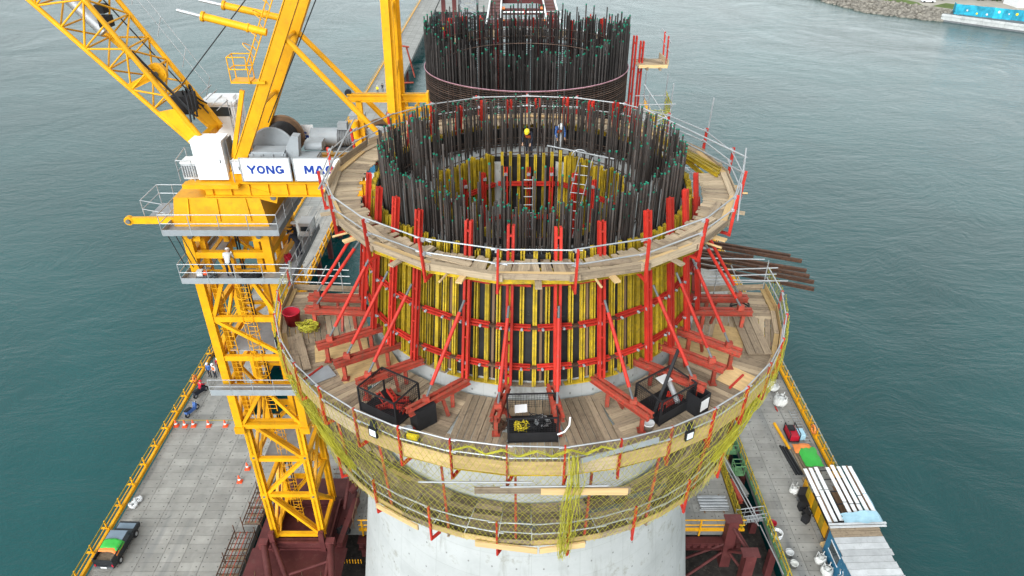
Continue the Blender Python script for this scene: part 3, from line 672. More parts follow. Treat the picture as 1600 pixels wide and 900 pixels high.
for (x0, y0, x1, y1), ph in zip(BASE, PHI):
    o, i = Vector((x0, y0, 26.82)), Vector((x1, y1, 26.82)); d = (o-i).normalized(); i2 = i - d*.35
    rd = radial(ph)
    f = 1.03
    bt, tp = RP(ph, RC(26.95)+.62, 26.95), RP(ph, RC(33.1)+.5, 33.12+ranf(-.06,.06))
    if abs(ph) > 75: tp = RP(ph, RC(31.8)+.55, 31.7)
    chan('strongback', fw, bt, tp, .26, .18, 'red', rd)
    chan('base_beam', fw, i2, o, .36, .24, 'rdull')
    for t_, dz in ((.12, 0), (.72, .0)):
        c = o.lerp(i2, t_); bar('stub_leg', fw, (c.x, c.y, 25.95), (c.x, c.y, 26.69), .14, .16, 'rdull')
    c = o.lerp(i2, .55); s_ = Vector((-d.y, d.x, 0))*.35
    bar('knee_leg', fw, (c.x, c.y, 26.66), Vector((c.x, c.y, 25.98))+s_, .1, .12, 'rdull')
    slab('foot_plate', fw, (o.lerp(i2,.12).x, o.lerp(i2,.12).y, 25.955), (.3,.3,.03), 'rdull')
    a = RP(ph, RC(30.2)+.80, 30.3); e = o.lerp(i2, .18)+Vector((0,0,.26))
    if abs(ph) < 25: e = o.lerp(i2, .3)+Vector((0,0,.2))
    v = e-a
    rod('push_pull_prop', fw, a+v*.12, a+v*.86, .07, 'red'); rod('prop_screw', fw, a, a+v*.13, .045, 'dgrey'); rod('prop_screw', fw, a+v*.85, e, .045, 'dgrey')
    bar('prop_shoe', fw, e-Vector((0,0,.14)), e+Vector((0,0,.08)), .26, .2, 'rdull')
    for z in (27.55, 29.2): c = RP(ph, RC(z)+.52, z); slab('clamp', fw, c, (.15,.15,.12), 'grey', R(ph))
for ph in (95,107,119,131,142,153,164,176,188,199,210,222,234,246,258):
    chan('strongback', fw, RP(ph, RC(27)+.62, 27), RP(ph, RC(33.3)+.5, 33.3+ranf(-.15,.25) if 125 < ph < 235 else 31.7), .30, .2, 'red', radial(ph))

# ------------------------------------------------------------------ upper work platform
FX = 1.035
up_ = thing('upper_platform', 'upper ring work platform of pale planks with grey tube rails on red posts', 'work platform', (PX, 0, 31.9))
ph = -180
while ph < 180:
    if not (95 < ph < 118):
        r0 = RC(32)+.55+ranf(-.1, .12); r1 = 8.15+ranf(-.05, .12); skew = ranf(-1.0, 1.0)
        bar('plank', up_, RP(ph+skew, r0, 31.87+ranf(-.012,.012), FX), RP(ph, r1, 31.87+ranf(-.012,.012), FX), .205, .045, 'wood' if random.random() < .85 else 'woodd')
    ph += 1.48
for ph, r0, r1, m in ((-38,7.4,7.9,'woodd'),(-24,7.6,7.7,'wood'),(16,7.5,7.8,'woodd'),(30,7.4,7.9,'wood'),(41,7.6,7.7,'woodd'),(52,7.45,7.7,'wood'),(-50,7.5,7.7,'wood'),(63,7.6,7.6,'woodd')):
    bar('loose_plank', up_, RP(ph-8, r0, 31.93, FX), RP(ph+8, r1, 31.95, FX), .24, .05, m)
NPOST = 21
for k in range(NPOST):
    a0 = -180+k*360/NPOST; a1 = a0+360/NPOST; hb = ranf(.2, .3)
    bar('toe_board', up_, RP(a0-1.2, 8.30, 31.93+ranf(-.03,.05), FX), RP(a1+1.2, 8.33, 31.93+ranf(-.03,.05), FX), .05, hb, 'woodd' if k % 3 else 'wood')
    bar('edge_plank', up_, RP(a0-.6, 8.12+ranf(-.06,.06), 31.945+ranf(0,.02), FX), RP(a1+.2, 8.12, 31.945+ranf(0,.02), FX), .25, .05, 'wood' if k % 2 else 'woodn')
    ibeam('edge_joist', up_, RP(a0, 8.08, 31.68, FX), RP(a1, 8.08, 31.68, FX), .09, .2, 'fy'); ibeam('edge_joist', up_, RP(a0, 7.45, 31.69, FX), RP(a1, 7.45, 31.69, FX), .09, .2, 'fy')
    bar('rail_post', up_, RP(a0, 8.35, 31.35, FX), RP(a0+ranf(-.6,.6), 8.42, 33.05, FX), .07, .11, 'red', radial(a0)); bar('post_bracket', up_, RP(a0, 8.4, 31.42, FX), RP(a0, 7.3, 31.5, FX), .09, .1, 'red')
    e = ranf(.5, 2.5)
    for z in (32.97, 32.45): rod('guard_rail', up_, RP(a0-e, 8.31+ranf(-.03,.03), z+ranf(-.04,.04), FX), RP(a1+e, 8.31+ranf(-.03,.03), z+ranf(-.04,.04), FX), .028, 'galv')
    if k % 2: rod('cross_plank', up_, RP(a0+5, 7.6, 31.74, FX), RP(a0+5, 8.75, 31.76, FX), .05, 'woodn', 4)
    bar('cross_joist', up_, RP(a0+9, 7.5, 31.76, FX), RP(a0+9, 8.62, 31.77, FX), .22, .07, 'woodn' if k % 2 else 'wood')
    for z in (32.97, 32.45): c = RP(a0, 8.33, z, FX); slab('rail_clamp', up_, c, (.12,.12,.11), 'galv', R(a0))
# raised back boards on the left and extra tubes at the right
for a0, a1, m in ((-82,-98,'wood'),(-99,-116,'woodd'),(-117,-135,'wood')):
    bar('back_board', up_, RP(a0, 8.2, 32.1, FX), RP(a1, 8.2, 32.1, FX), .06, .4, m)
for p, q in ((RP(140, 8.3, 33.0, FX), RP(86, 8.6, 33.1, FX)), (RP(140, 8.3, 32.4, FX), RP(85, 8.5, 32.5, FX)), (RP(112, 8.5, 31.6, FX), RP(112, 8.6, 34.4, FX)), (RP(-110, 8.1, 33.6, FX), RP(-72, 8.5, 32.6, FX)), (RP(86,8.5,33.5,FX), RP(84,8.6,31.3,FX)), (RP(88,8.6,32.9,FX), RP(62,8.5,31.9,FX))):
    rod('scaffold_tube', up_, p, q, .036, 'galv')
for k in range(3):
    tag(ibeam('timber_beam', None, RP(126+2*k, 7.55+.12*k, 32.0+.01*k, FX), RP(91+2*k, 7.75+.14*k, 32.02, FX), .12, .2, 'fy'),
        ['yellow timber beam lying on the right rear of the upper platform, inner one', 'yellow timber beam lying on the right rear of the upper platform, middle one', 'yellow timber beam lying on the right rear of the upper platform, outer one'][k], 'beam', 'yellow beams on the upper platform')

# ------------------------------------------------------------------ near rebar cage
_rb = None
def rebar_mesh():
    b = MB(); b.tube((0,0,0), (0,0,1), .5, 6, 0); b.tube((0,0,.986), (0,0,1.002), .54, 6, 1); c = MB(); c.tube((0,0,0), (0,0,1), .5, 6, 0); d = MB(); d.tube((0,0,0), (0,0,1), .5, 6, 0); d.tube((0,0,.990), (0,0,1.002), .54, 6, 1); e = MB(); e.tube((0,0,0), (0,0,1), .5, 6, 0); return [b.mesh('rebar', [M['rebar'], M['cap']]), c.mesh('rebar', M['rebar']), d.mesh('rebar', [M['rebard'], M['cap']]), e.mesh('rebar', M['rebard'])]
_rb = rebar_mesh()
def rebar(parent, p, h, r=.042, lean=.02, v=0):
    Mw = Matrix.Translation(p) @ Matrix.Rotation(ranf(-lean, lean), 4, 'X') @ Matrix.Rotation(ranf(-lean, lean), 4, 'Y') @ Matrix.Diagonal((2*r, 2*r, h, 1))
    return link(bpy.data.objects.new('rebar', _rb[v+(random.random() < .35)]), parent, Mw)
cg = thing('rebar_cage', 'near ring of dark vertical rebars with green caps above the formwork', 'rebar cage', (PX, 0, 31))
def hgt(ph):
    a = abs((ph+180) % 360-180)
    pts = [(0,2.45),(25,2.6),(45,2.8),(80,2.9),(110,2.8),(150,2.6),(180,2.45)]
    for (a0,h0),(a1,h1) in zip(pts, pts[1:]):
        if a <= a1: return h0+(h1-h0)*(a-a0)/(a1-a0)
cnt = 0
rods = []
for r_, n_, ex in ((6.28, 124, 0), (6.08, 70, .0), (4.8, 74, .85), (5.0, 30, .6)):
    for k in range(n_):
        ph = k*360/n_+ranf(-.5, .5); h = hgt(ph)+ex+random.choice((0, 0, 0, .12, -.3, -.45))+ranf(-.08,.08)
        if ex and abs((ph+180) % 360-180) > 110: h -= .9
        rods.append((RP(ph, r_+ranf(-.03,.03), 31.0), h))
for p, h in rods[:298]: rebar(cg, p, h, ranf(.034, .043), .006)
b = MB()
for k in range(600):
    ph = (k*360/480 if k < 480 else -45+(k-480)*.75)+ranf(-.6,.6); p = RP(ph, random.choice((6.22, 6.14, 5.95, 5.8, 4.9)), 31.0); h = hgt(ph)*random.choice((.62, .8, .9, .97, 1.0))+ranf(-.06,.06)
    if p.y > 0 and (p-Vector((PX,0,31))).length < 5: h *= .75
    q = p+Vector((ranf(-.02,.02), ranf(-.02,.02), h))
    b.tube(p, q, .028, 5, 0)
    if k % 2: b.tube(q-Vector((0,0,.04)), q+Vector((0,0,.006)), .033, 5, 1)
tag(b.build('extra_rebar', [M['rebar'], M['cap']], cg), kind='stuff')
for z, r_ in ((31.05,6.22),(31.2,6.22),(31.35,6.22),(31.06,4.85),(31.22,4.85),(31.5,6.1)):
    b = MB(); b.path([RP(a, r_, z) for a in range(0, 360, 6)], .025, 5, closed=True); b.build('hoop', M['rebarb'], cg)

# ------------------------------------------------------------------ inner formwork in the core opening
nf = thing('inner_formwork', 'eight sided inner formwork of yellow beams lining the dark core opening', 'formwork', (PX, 0, 27))
AP = 4.05
def OC(k, u, r, z):
    a = R(k*45); n_ = Vector((math.sin(a), -math.cos(a), 0)); t_ = Vector((math.cos(a), math.sin(a), 0)); return Vector((PX,0,z)) + n_*r + t_*u
HW = AP*math.tan(R(22.5))
for k in range(8):
    bar('form_sheet', nf, OC(k, 0, AP+.12, 26.6), OC(k, 0, AP+.12, 31.25), 2*HW+.2, .05, 'film', OC(k,0,1,0)-OC(k,0,0,0))
    u = -HW+.15
    while u < HW-.05:
        ibeam('formwork_beam', nf, OC(k, u, AP-.02, 26.7), OC(k, u, AP-.02, 31.35+ranf(0,.3)), .14, .2, 'fy', OC(k,0,1,0)-OC(k,0,0,0)); u += .40 if k % 2 == 0 else .3
    for z in (30.0, 28.2, 26.9): chan('waler', nf, OC(k, -HW+.2, AP-.24, z), OC(k, HW-.2, AP-.24, z), .24, .15, 'red')
    for u in ((-1.1, 0, 1.1) if k in (4,) else (-.6, .6)):
        chan('soldier', nf, OC(k, u, AP-.4, 26.6), OC(k, u, AP-.4, 30.9), .2, .16, 'red', OC(k,0,1,0)-OC(k,0,0,0)); slab('tie_nut', nf, OC(k, u, AP-.5, 30.6), (.16,.16,.12), 'galv')
for k in range(5): bar('floor_plank', nf, (PX-3.4, -2.6+k*1.25, 26.55), (PX+3.4, -2.6+k*1.25, 26.55), 1.1, .06, 'film')
def ladder(label, a, c, w, n_, m, group=None):
    t = thing('ladder', label, 'ladder', a, group); a = Vector(a); c = Vector(c)
    s_ = Vector((w/2, 0, 0))
    for sg in (-1, 1): rod('stile', t, a+s_*sg, c+s_*sg, .03, m)
    for k in range(n_): p = a.lerp(c, (k+.6)/n_); rod('rung', t, p-s_, p+s_, .03, m)
    return t
ladder('pale ladder standing upright against the back of the core opening', (.75, 3.2, 26.7), (.75, 3.25, 30.6), .5, 9, 'galv')
t = thing('hooped_ladder', 'silver hooped ladder leaning at the right of the core opening', 'ladder', (3.2, 2.6, 27))
for sg in (-.3, .3):
    rod('stile', t, (2.5+sg, 2.2-sg*.3, 27.2), (3.4+sg, 2.5-sg*.3, 31.9), .028, 'galv')
for k in range(10): f = k/10; rod('rung', t, (2.2+.9*f, 2.29+.3*f, 27.5+4.4*f), (2.8+.9*f, 2.11+.3*f, 27.5+4.4*f), .022, 'galv')
b = MB(); b.path([(3.1+.35*math.sin(a*.3), 2.6, 31.9+.3*math.cos(a*.3)) for a in range(-5, 6)], .03, 6); b.build('hand_hoop', M['galv'], t)
rod('rail', nf, (PX+.9, 4.3, 31.75), (PX+3.9, 2.6, 31.75), .04, 'galv')
# ------------------------------------------------------------------ lower work platform
LX = 1.04; LZ = 25.9
lo = thing('lower_platform', 'wide lower work platform of brown planks under the red props', 'work platform', (PX, -4, LZ))
NS = 15; SP = 184/NS
for s_ in range(NS):
    pc = -92+SP*(s_+.5); tn = math.tan(R(SP/2)); n_ = radial(pc); t_ = Vector((math.cos(R(pc)), math.sin(R(pc)), 0))
    def LP(r, u, z): v = n_*r+t_*u; return Vector((PX+v.x*LX, v.y, z))
    if s_ % 4 != 1:
        W0 = 10.75*tn; u = -W0+.13
        while u < W0-.05:
            r0 = max(RC(LZ)+.12, abs(u)/tn+.05); m = 'woodd' if random.random() < .8 else 'wood'
            if 10.75-r0 > .3: bar('plank', lo, LP(r0, u, LZ-.03+ranf(-.012,.012)), LP(10.72+ranf(-.1,.06), u, LZ-.03+ranf(-.012,.012)), .235, .05, m)
            u += .25
    else:
        r_ = RC(LZ)+.2
        while r_ < 10.7:
            bar('plank', lo, LP(r_, -r_*tn*.99, LZ-.03+ranf(-.012,.012)), LP(r_, r_*tn*.99, LZ-.03+ranf(-.012,.012)), .235, .05, 'woodd' if random.random() < .5 else 'wood'); r_ += .25
# plywood sheets and trodden boards lying over the planks
def sheet(c, rz, d, m, dz=.02): slab('plywood_sheet', lo, (c[0], c[1], LZ+dz), (d[0], d[1], .02), m, R(rz))
sheet((-5.9,-5.3), 28, (2.4,1.25), 'ply'); sheet((-7.2,-4.2), 15, (2.2,1.2), 'ply', .025); sheet((7.9,-4.5), -34, (2.4,1.3), 'ply'); sheet((9.3,-3.5), -20, (1.3,2.1), 'ply', .023)
sheet((9.0,-6.1), -42, (1.2,1.2), 'woodn', .024)
slab('hatch_plate', lo, (-7.75,-5.9,LZ+.03), (1.1,.8,.03), 'grey', R(36))
for p, q in (((-8.35,-6.3),(-7.75,-5.35)), ((8.55,-6.7),(9.3,-5.9))): bar('hatch_edge', lo, (p[0],p[1],LZ+.05), (q[0],q[1],LZ+.05), .08, .08, 'red')
for k, (x0,y0,x1,y1) in enumerate(((10.1,-1.6,10.0,-4.6),(10.45,-1.6,10.35,-4.6),(10.8,-1.6,10.7,-4.6),(-9.3,-3.2,-8.3,-5.6),(-9.55,-3.4,-8.6,-5.8))):
    bar('walk_board', lo, (x0,y0,LZ+.1), (x1,y1,LZ+.1), .32, .05, 'woodd')
NR = 19
for k in range(NR):
    a0 = -93+k*186/NR; a1 = a0+186/NR
    bar('toe_board', lo, RP(a0-.4, 10.93, LZ+.02+ranf(-.03,.03), LX), RP(a1+.4, 10.93, LZ+.02+ranf(-.03,.03), LX), .03, .62, 'ply' if k % 5 else 'wood')
    bar('edge_plank', lo, RP(a0, 10.78, LZ+.03+ranf(0,.03), LX), RP(a1-.2, 10.78, LZ+.03+ranf(0,.03), LX), .2, .05, 'wood' if k % 2 else 'ply')
    ibeam('edge_joist', lo, RP(a0, 10.8, LZ-.34, LX), RP(a1, 10.8, LZ-.34, LX), .1, .2, 'fy')
    bar('rail_post', lo, RP(a0, 10.99, LZ-.75, LX), RP(a0, 11.0, LZ+1.15, LX), .06, .1, 'rdull' if k % 3 == 0 else 'red', radial(a0))
    bar('post_foot', lo, RP(a0, 11.0, LZ-.72, LX), RP(a0+.9, 10.6, LZ-.6, LX), .1, .1, 'red')
    e = ranf(.2, 1.6)
    for z in (1.1, .56): rod('guard_rail', lo, RP(a0-e, 10.96+ranf(0,.07), LZ+z+ranf(-.03,.03), LX), RP(a1+e, 10.96+ranf(0,.07), LZ+z+ranf(-.03,.03), LX), .03, 'galv')
    ibeam('radial_joist', lo, RP(a0+3, RC(LZ)+.2, LZ-.2, LX), RP(a0+3, 10.7, LZ-.2, LX), .1, .22, 'fy' if k % 2 else 'brown')
    if k % 2 == 0:
        chan('bracket_beam', lo, RP(a0+5, RC(LZ)+.1, LZ-.46, LX), RP(a0+5, 10.4, LZ-.46, LX), .2, .22, 'rdull'); bar('bracket_strut', lo, RP(a0+5, 10.1, LZ-.6, LX), RP(a0+5, RC(22)+.15, 22.4, LX), .16, .16, 'rdull')
for sg in (-1, 1):                               # end rails where the platform stops behind
    e = 94*sg
    for z in (.35, .75, 1.1): rod('guard_rail', lo, RP(e, 8.2, LZ+z, LX), RP(e, 11.4, LZ+z, LX), .03, 'galv')
    for r_ in (8.6, 10.9): rod('end_post', lo, RP(e, r_, LZ-.3, LX), RP(e, r_, LZ+1.5, LX), .03, 'galv')
    bar('end_board', lo, RP(e, 7.6, LZ+.05, LX), RP(e, 10.9, LZ+.05, LX), .05, .3, 'woodd')
    for r_ in (9.2,): rod('end_brace', lo, RP(e, r_, LZ+1.3, LX), RP(e*1.05, r_+1.4, LZ-1.2, LX), .03, 'galv')
rod('guard_rail', lo, (-10.6,.2,LZ+.3), (-10.1,3.2,LZ+.3), .03, 'galv'); 
# tubes that reach past the right hand end of the lower platform
for y, z, x1 in ((.4, 26.6, 13.0), (1.4, 27.2, 12.1)): rod('reach_tube', lo, (8.3, y, z), (x1, y-.15, z), .03, 'galv')

# ------------------------------------------------------------------ trailing platform hung below
TZ = 20.8
tl = thing('trailing_platform', 'narrow trailing platform hung round the shaft below the wide platform', 'work platform', (PX, -4, TZ))
NT = 26
for k in range(NT):
    a0 = -100+k*200/NT; a1 = a0+200/NT
    for j, r_ in enumerate((8.12, 8.37, 8.62, 8.87, 9.12, 9.37, 9.62, 9.85)):
        bar('plank', tl, RP(a0, r_, TZ-.03+ranf(-.012,.012), 1.03), RP(a1-.25, r_, TZ-.03+ranf(-.012,.012), 1.03), .235, .05, 'woodk' if random.random() < .75 else 'woodd')
    bar('toe_board', tl, RP(a0-.2, 9.98, TZ+.04, 1.03), RP(a1+.2, 9.98, TZ+.04, 1.03), .04, .3, 'ply' if k % 3 else 'woodd')
    e = ranf(0, 2)
    for z in (.62, 1.15): rod('guard_rail', tl, RP(a0-e, 9.98+ranf(0,.07), TZ+z, 1.03), RP(a1+e, 9.98+ranf(0,.07), TZ+z, 1.03), .03, 'galv')
    if k % 2 == 0:
        bar('rail_post', tl, RP(a0, 10.05, TZ-.7, 1.03), RP(a0, 10.08, TZ+1.3, 1.03), .07, .1, 'red', radial(a0)); bar('post_foot', tl, RP(a0, 10.08, TZ-.62, 1.03), RP(a0+1.2, 9.7, TZ-.5, 1.03), .1, .1, 'red')
        bar('hanger', tl, RP(a0+4, 9.8, TZ-.2, 1.04), RP(a0+4, 10.1, LZ-.4, LX), .09, .09, 'rdull')
        ibeam('cross_joist', tl, RP(a0+4, RC(TZ)+.1, TZ-.17, 1.03), RP(a0+4, 10.0, TZ-.17, 1.03), .1, .2, 'woodd')
for k in range(16):
    a = ranf(-70, 70); r_ = ranf(8.4, 9.5); bar('loose_board', tl, RP(a, r_, TZ+.06), RP(a+ranf(4,12), r_+ranf(-.4,.4), TZ+.08), .18, .04, random.choice(('woodd','wood','ply','dgrey')))
bar('fascia_plank', tl, RP(-12.5, 10.1, TZ-.12, 1.03), RP(1, 10.22, TZ-.12, 1.03), .08, .3, 'woodn'); bar('fascia_plank', tl, RP(1.5, 10.2, TZ-.14, 1.03), RP(11.5, 10.1, TZ-.14, 1.03), .08, .3, 'woodn')
bar('fascia_plank', tl, RP(-38, 10.15, TZ-.1, 1.03), RP(-26, 10.15, TZ-.1, 1.03), .07, .28, 'ply')
for x0, x1, m in ((-1.3, 4.1, 'woodd'), (1.0, 4.0, 'woodn')):
    bar('hung_board', lo, (x0, -11.12-(.06 if m == 'woodn' else 0), 25.1), (x1, -11.12-(.06 if m == 'woodn' else 0), 25.1), .05, .3, m)
for x0, x1, z in ((-3.2,.7,25.6),(-.4,3.3,25.35)): rod('outer_tube', lo, (x0, -11.2, z), (x1, -11.2, z+ranf(-.06,.06)), .034, 'galv')

# ------------------------------------------------------------------ safety net
def net_surface(label, name, rows, a0, a1, da, r, m, jit):
    """diamond mesh on a ring surface given by (radius, z, fx) rows from top to bottom"""
    b = MB(); n_ = int((a1-a0)/da); nv = len(rows)-1
    P = [[RP(a0+u*da, rows[v][0]+ranf(-jit,jit), rows[v][1]+ranf(-jit,jit), rows[v][2]) for v in range(nv+1)] for u in range(n_+1)]
    for u in range(n_+1):
        for sg in (1, -1):
            pts = [P[u+sg*v][v] for v in range(nv+1) if 0 <= u+sg*v <= n_]
            if len(pts) > 1: b.path(pts, r, 3)
    return tag(b.build(name, M[m], None), label, 'safety net')
rows = []
for v in range(17):
    f = v/16
    if f < .25: g = f/.25; rows.append((11.06+.06*math.sin(3*g), 27.0-1.7*g, LX))
    else: g = (f-.25)/.75; rows.append((11.1-.95*g-.3*math.sin(math.pi*g), 25.3-4.4*g, LX*(1-g)+1.03*g))
nt = net_surface('yellow safety net strung from the wide platform down to the narrow one', 'safety_net', rows, -97, 97, 1.2, .0075, 'net', .05)
def net_bunch(label, pts, spread, n_, r):
    b = MB()
    for k in range(n_):
        o = Vector((ranf(-1,1), ranf(-.5,.5), ranf(-.4,.4)))*spread; b.path([Vector(p)+o*(.4+.6*math.sin(math.pi*(i+.5)/len(pts)))+Vector((ranf(-1,1), ranf(-1,1), ranf(-1,1)))*spread*.35 for i, p in enumerate(pts)], r, 3)
    return tag(b.build('safety_net', M['net'], None), label, 'safety net')
net_bunch('gathered yellow net bundle hanging down at the front centre', [(2.1,-11.3,26.9),(2.15,-11.4,25.8),(2.05,-11.2,24.6),(2.1,-11.0,23.6),(2.1,-10.7,22.6),(2.0,-10.5,21.6),(2.0,-10.35,20.6)], .36, 30, .011)
net_bunch('gathered yellow net roll along the left flank of the wide platform', [RP(-86+i*4.6, 11.05-.1*i, 25.7-.4*i, LX) for i in range(10)], .22, 60, .013)
net_bunch('gathered yellow net roll along the right flank of the wide platform', [RP(84-i*4.2, 11.0-.1*i, 25.5-.36*i, LX) for i in range(10)], .2, 50, .013)
net_bunch('slack yellow net edge looped along the front guard rail', [RP(-14+i*2.8, 11.05, 26.75+(.16 if i % 2 else -.12), LX) for i in range(11)], .06, 9, .013)

# ------------------------------------------------------------------ loose gear on the platforms
def crate(label, loc, d, rz, h=1.15):
    t = thing('wire_crate', label, 'crate', (0,0,0), 'black wire crates on the wide platform')
    x, y = d[0]/2, d[1]/2
    for sx in (-1, 1):
        for sy in (-1, 1): bar('post', t, (sx*x, sy*y, 0), (sx*x, sy*y, h), .06, .06, 'black')
    for z in (.05, h):
        for s_ in (-1, 1):
            bar('rail', t, (-x, s_*y, z), (x, s_*y, z), .05, .05, 'black'); bar('rail', t, (s_*x, -y, z+.003), (s_*x, y, z+.003), .05, .05, 'black')
    slab('tray', t, (0,0,.06), (d[0]-.04, d[1]-.04, .03), 'black')
    bar('side_panel', t, (-x+.04, -y, .28), (x-.04, -y, .28), .02, .4, 'black')
    for s_ in (-1, 1):
        for ax in (0, 1):
            b = MB(); L = d[ax]/2
            k = -L+.1
            while k < L: p = (k, s_*y, .48) if ax == 0 else (s_*x, k, .48); b.tube(p, (p[0], p[1], h), .007, 3); k += .1
            z = .55
            while z < h: b.tube((-L, s_*y, z) if ax == 0 else (s_*x, -L, z), (L, s_*y, z) if ax == 0 else (s_*x, L, z), .007, 3); z += .1
            tag(b.build('wire_mesh', M['black'], t), kind='stuff')
    t.location = loc; t.rotation_euler = (0, 0, R(rz)); return t
crate('black wire crate full of red clamps left of the front centre', (-4.6,-7.85,LZ+.02), (1.75,1.35), -32)
crate('black wire crate of cables and yellow hoses at the front centre', (.72,-9.0,LZ+.02), (1.75,1.3), 2)
crate('black wire crate with loose tools and a leaning black bar at the right', (5.75,-7.75,LZ+.02), (1.8,1.3), 36)
def clamp(label, loc, rz, tilt, L=.55, group='red clamps in the left crate'):
    t = thing('formwork_clamp', label, 'clamp', (0,0,0), group)
    bar('side_plate', t, (-L/2,-.07,0), (L/2,-.07,0), .02, .16, 'red'); bar('side_plate', t, (-L/2,.07,0), (L/2,.07,0), .02, .16, 'red')
    for k in range(4): slab('rung_plate', t, (-L/2+.08+k*(L-.16)/3, 0, .03), (.06,.13,.06), 'rdull')
    t.location = loc; t.rotation_euler = (R(tilt), R(tilt*.6), R(rz)); return t
for i, (x, y, z, rz, tl_) in enumerate(((-4.9,-7.75,.42,-55,12),(-4.55,-7.6,.5,-60,-10),(-4.2,-7.75,.38,10,15),(-4.35,-8.05,.3,-20,-12),(-4.8,-8.05,.3,30,8),(-4.0,-8.1,.28,70,10))):
    clamp(['red clamp on end at the left side of the left crate pile','longest red clamp propped on top of the left crate pile','red clamp lying level at the back of the left crate pile','red clamp at the middle of the left crate pile','red clamp low at the front left of the left crate pile','red clamp by the right corner post of the left crate'][i], (x, y, LZ+z), R(0)+rz, tl_, .75 if i < 2 else .6)
for i, (x, y, z, rz) in enumerate(((5.95,-7.9,.35,40),(6.2,-7.5,.33,-20),(5.6,-8.0,.3,75))):
    clamp(['red clamp in the right crate nearest its middle','red clamp in the right crate near the black bin','red clamp in the right crate by the white bucket'][i], (x, y, LZ+z), rz, 10, .6, 'red clamps in the right crate')
def lump(name, label, cat, c, d, m, n_=26, r=.02):
    b = MB()
    for k in range(n_):
        a0 = ranf(0, 6.28); pts = [Vector(c)+Vector((d[0]*ranf(.3,1)*math.cos(a0+i*.8), d[1]*ranf(.3,1)*math.sin(a0+i*.8), d[2]*ranf(0,1))) for i in range(7)]; b.path(pts, r, 4)
    return tag(b.build(name, M[m], None), label, cat)
lump('cable', 'tangle of black cable in the front centre crate', 'cable', (.8,-9.0,LZ+.12), (.6,.45,.4), 'black', 22, .02)
lump('hose', 'coiled yellow hose at the left of the front centre crate', 'hose', (.35,-9.2,LZ+.2), (.35,.22,.4), 'cyel', 8, .03)
lump('cable', 'grey cable tangle at the right of the front centre crate', 'cable', (1.1,-8.9,LZ+.2), (.35,.35,.25), 'galv', 10, .018)
lump('cable', 'dark coil of cable beside the left of the front centre crate', 'cable', (-.45,-8.9,LZ+.04), (.35,.35,.2), 'dbrown', 14, .02)
lump('net_heap', 'heap of yellow green net beside the red bucket', 'net', (-8.95,-2.75,LZ+.05), (.55,.4,.35), 'net', 26, .02)
b = MB(); b.path([(10.35+.42*math.cos(a*.55), -1.35+.35*math.sin(a*.55), LZ+.16+.012*a) for a in range(26)], .035, 6); tag(b.build('hose_coil', M['black']), 'black hose coil at the right rear corner of the wide platform', 'hose')
tag(bar('board', None, (.1,-8.7,LZ+.75), (.55,-8.7,LZ+.8), .4, .03, 'white'), 'small white board standing in the front centre crate', 'board')
tag(bar('steel_bar', None, (5.25,-8.35,LZ+.1), (6.3,-6.7,LZ+1.95), .11, .11, 'black'), 'black square bar leaning up out of the right crate', 'bar')
tag(rod('silver_tube', None, (6.2,-8.0,LZ+.45), (6.0,-7.2,LZ+.75), .11, 'galv'), 'silver cylinder lying in the right crate', 'tube')
tag(slab('paper_board', None, (5.75,-7.3,LZ+1.0), (.5,.4,.02), 'cwhite', R(30)), 'pale printed sheet lying on top of the right crate', 'sheet')
b = MB(); b.path([(1.6,-9.75,LZ+.5),(1.85,-9.72,LZ+.6),(2.02,-9.6,LZ+.8),(2.05,-9.45,LZ+1.05)], .035, 7); tag(b.build('white_hose', M['white']), 'white hose end bending out of the front centre crate', 'hose')
t = thing('black_bin', 'open black box with a white notice beside the right crate', 'box', (0,0,0))
for s_ in (-1, 1): bar('side', t, (-.3, s_*.3, .45), (.3, s_*.3, .45), .03, .9, 'black'); bar('side', t, (s_*.3, -.31, .451), (s_*.3, .31, .451), .03, .9, 'black')
slab('bottom', t, (0,0,.03), (.58,.58,.04), 'black'); bar('notice', t, (-.22,-.325,.5), (.22,-.325,.5), .012, .5, 'white')
t.location = (6.95,-7.95,LZ+.02); t.rotation_euler = (0,0,R(38))
t = thing('black_box', 'black box tucked behind the red beam right of the left crate', 'box', (0,0,0))
for s_ in (-1, 1): bar('side', t, (-.4, s_*.25, .45), (.4, s_*.25, .45), .03, .9, 'black'); bar('side', t, (s_*.4, -.26, .451), (s_*.4, .26, .451), .03, .9, 'black')
slab('lid', t, (0,0,.9), (.82,.54,.03), 'black'); t.location = (-3.25,-8.65,LZ+.02); t.rotation_euler = (0,0,R(38))
def bucket(label, loc, r, h, m):
    t = thing('bucket', label, 'bucket', loc)
    b = MB(); b.lathe([(.01,.03),(r*.8,.03),(r*.82,0),(r,h),(r*1.05,h),(r*1.05,h-.06),(r*.95,h-.03),(r*.78,.06),(.01,.06)], loc, 20); b.build('tub', M[m], t)
    b = MB(); l_ = Vector(loc); b.path([l_+Vector((r*math.cos(a*math.pi/8), r*.25+.0, h+r*.5*math.sin(a*math.pi/8))) for a in range(9)], .015, 5); b.build('handle', M['dgrey'], t)
bucket('deep red plastic tub on the left end of the wide platform', (-9.75,-2.25,LZ+.02), .37, .66, 'redp')
bucket('small white bucket behind the front rail right of the centre', (4.95,-9.0,LZ+.02), .21, .36, 'cwhite')
bucket('grey pail near the yellow machine at the left red beam end', (-3.75,-9.25,LZ+.02), .17, .3, 'galv')
t = thing('yellow_tool', 'small yellow power tool by the rail at the left red beam', 'tool', (-3.5,-9.5,LZ))
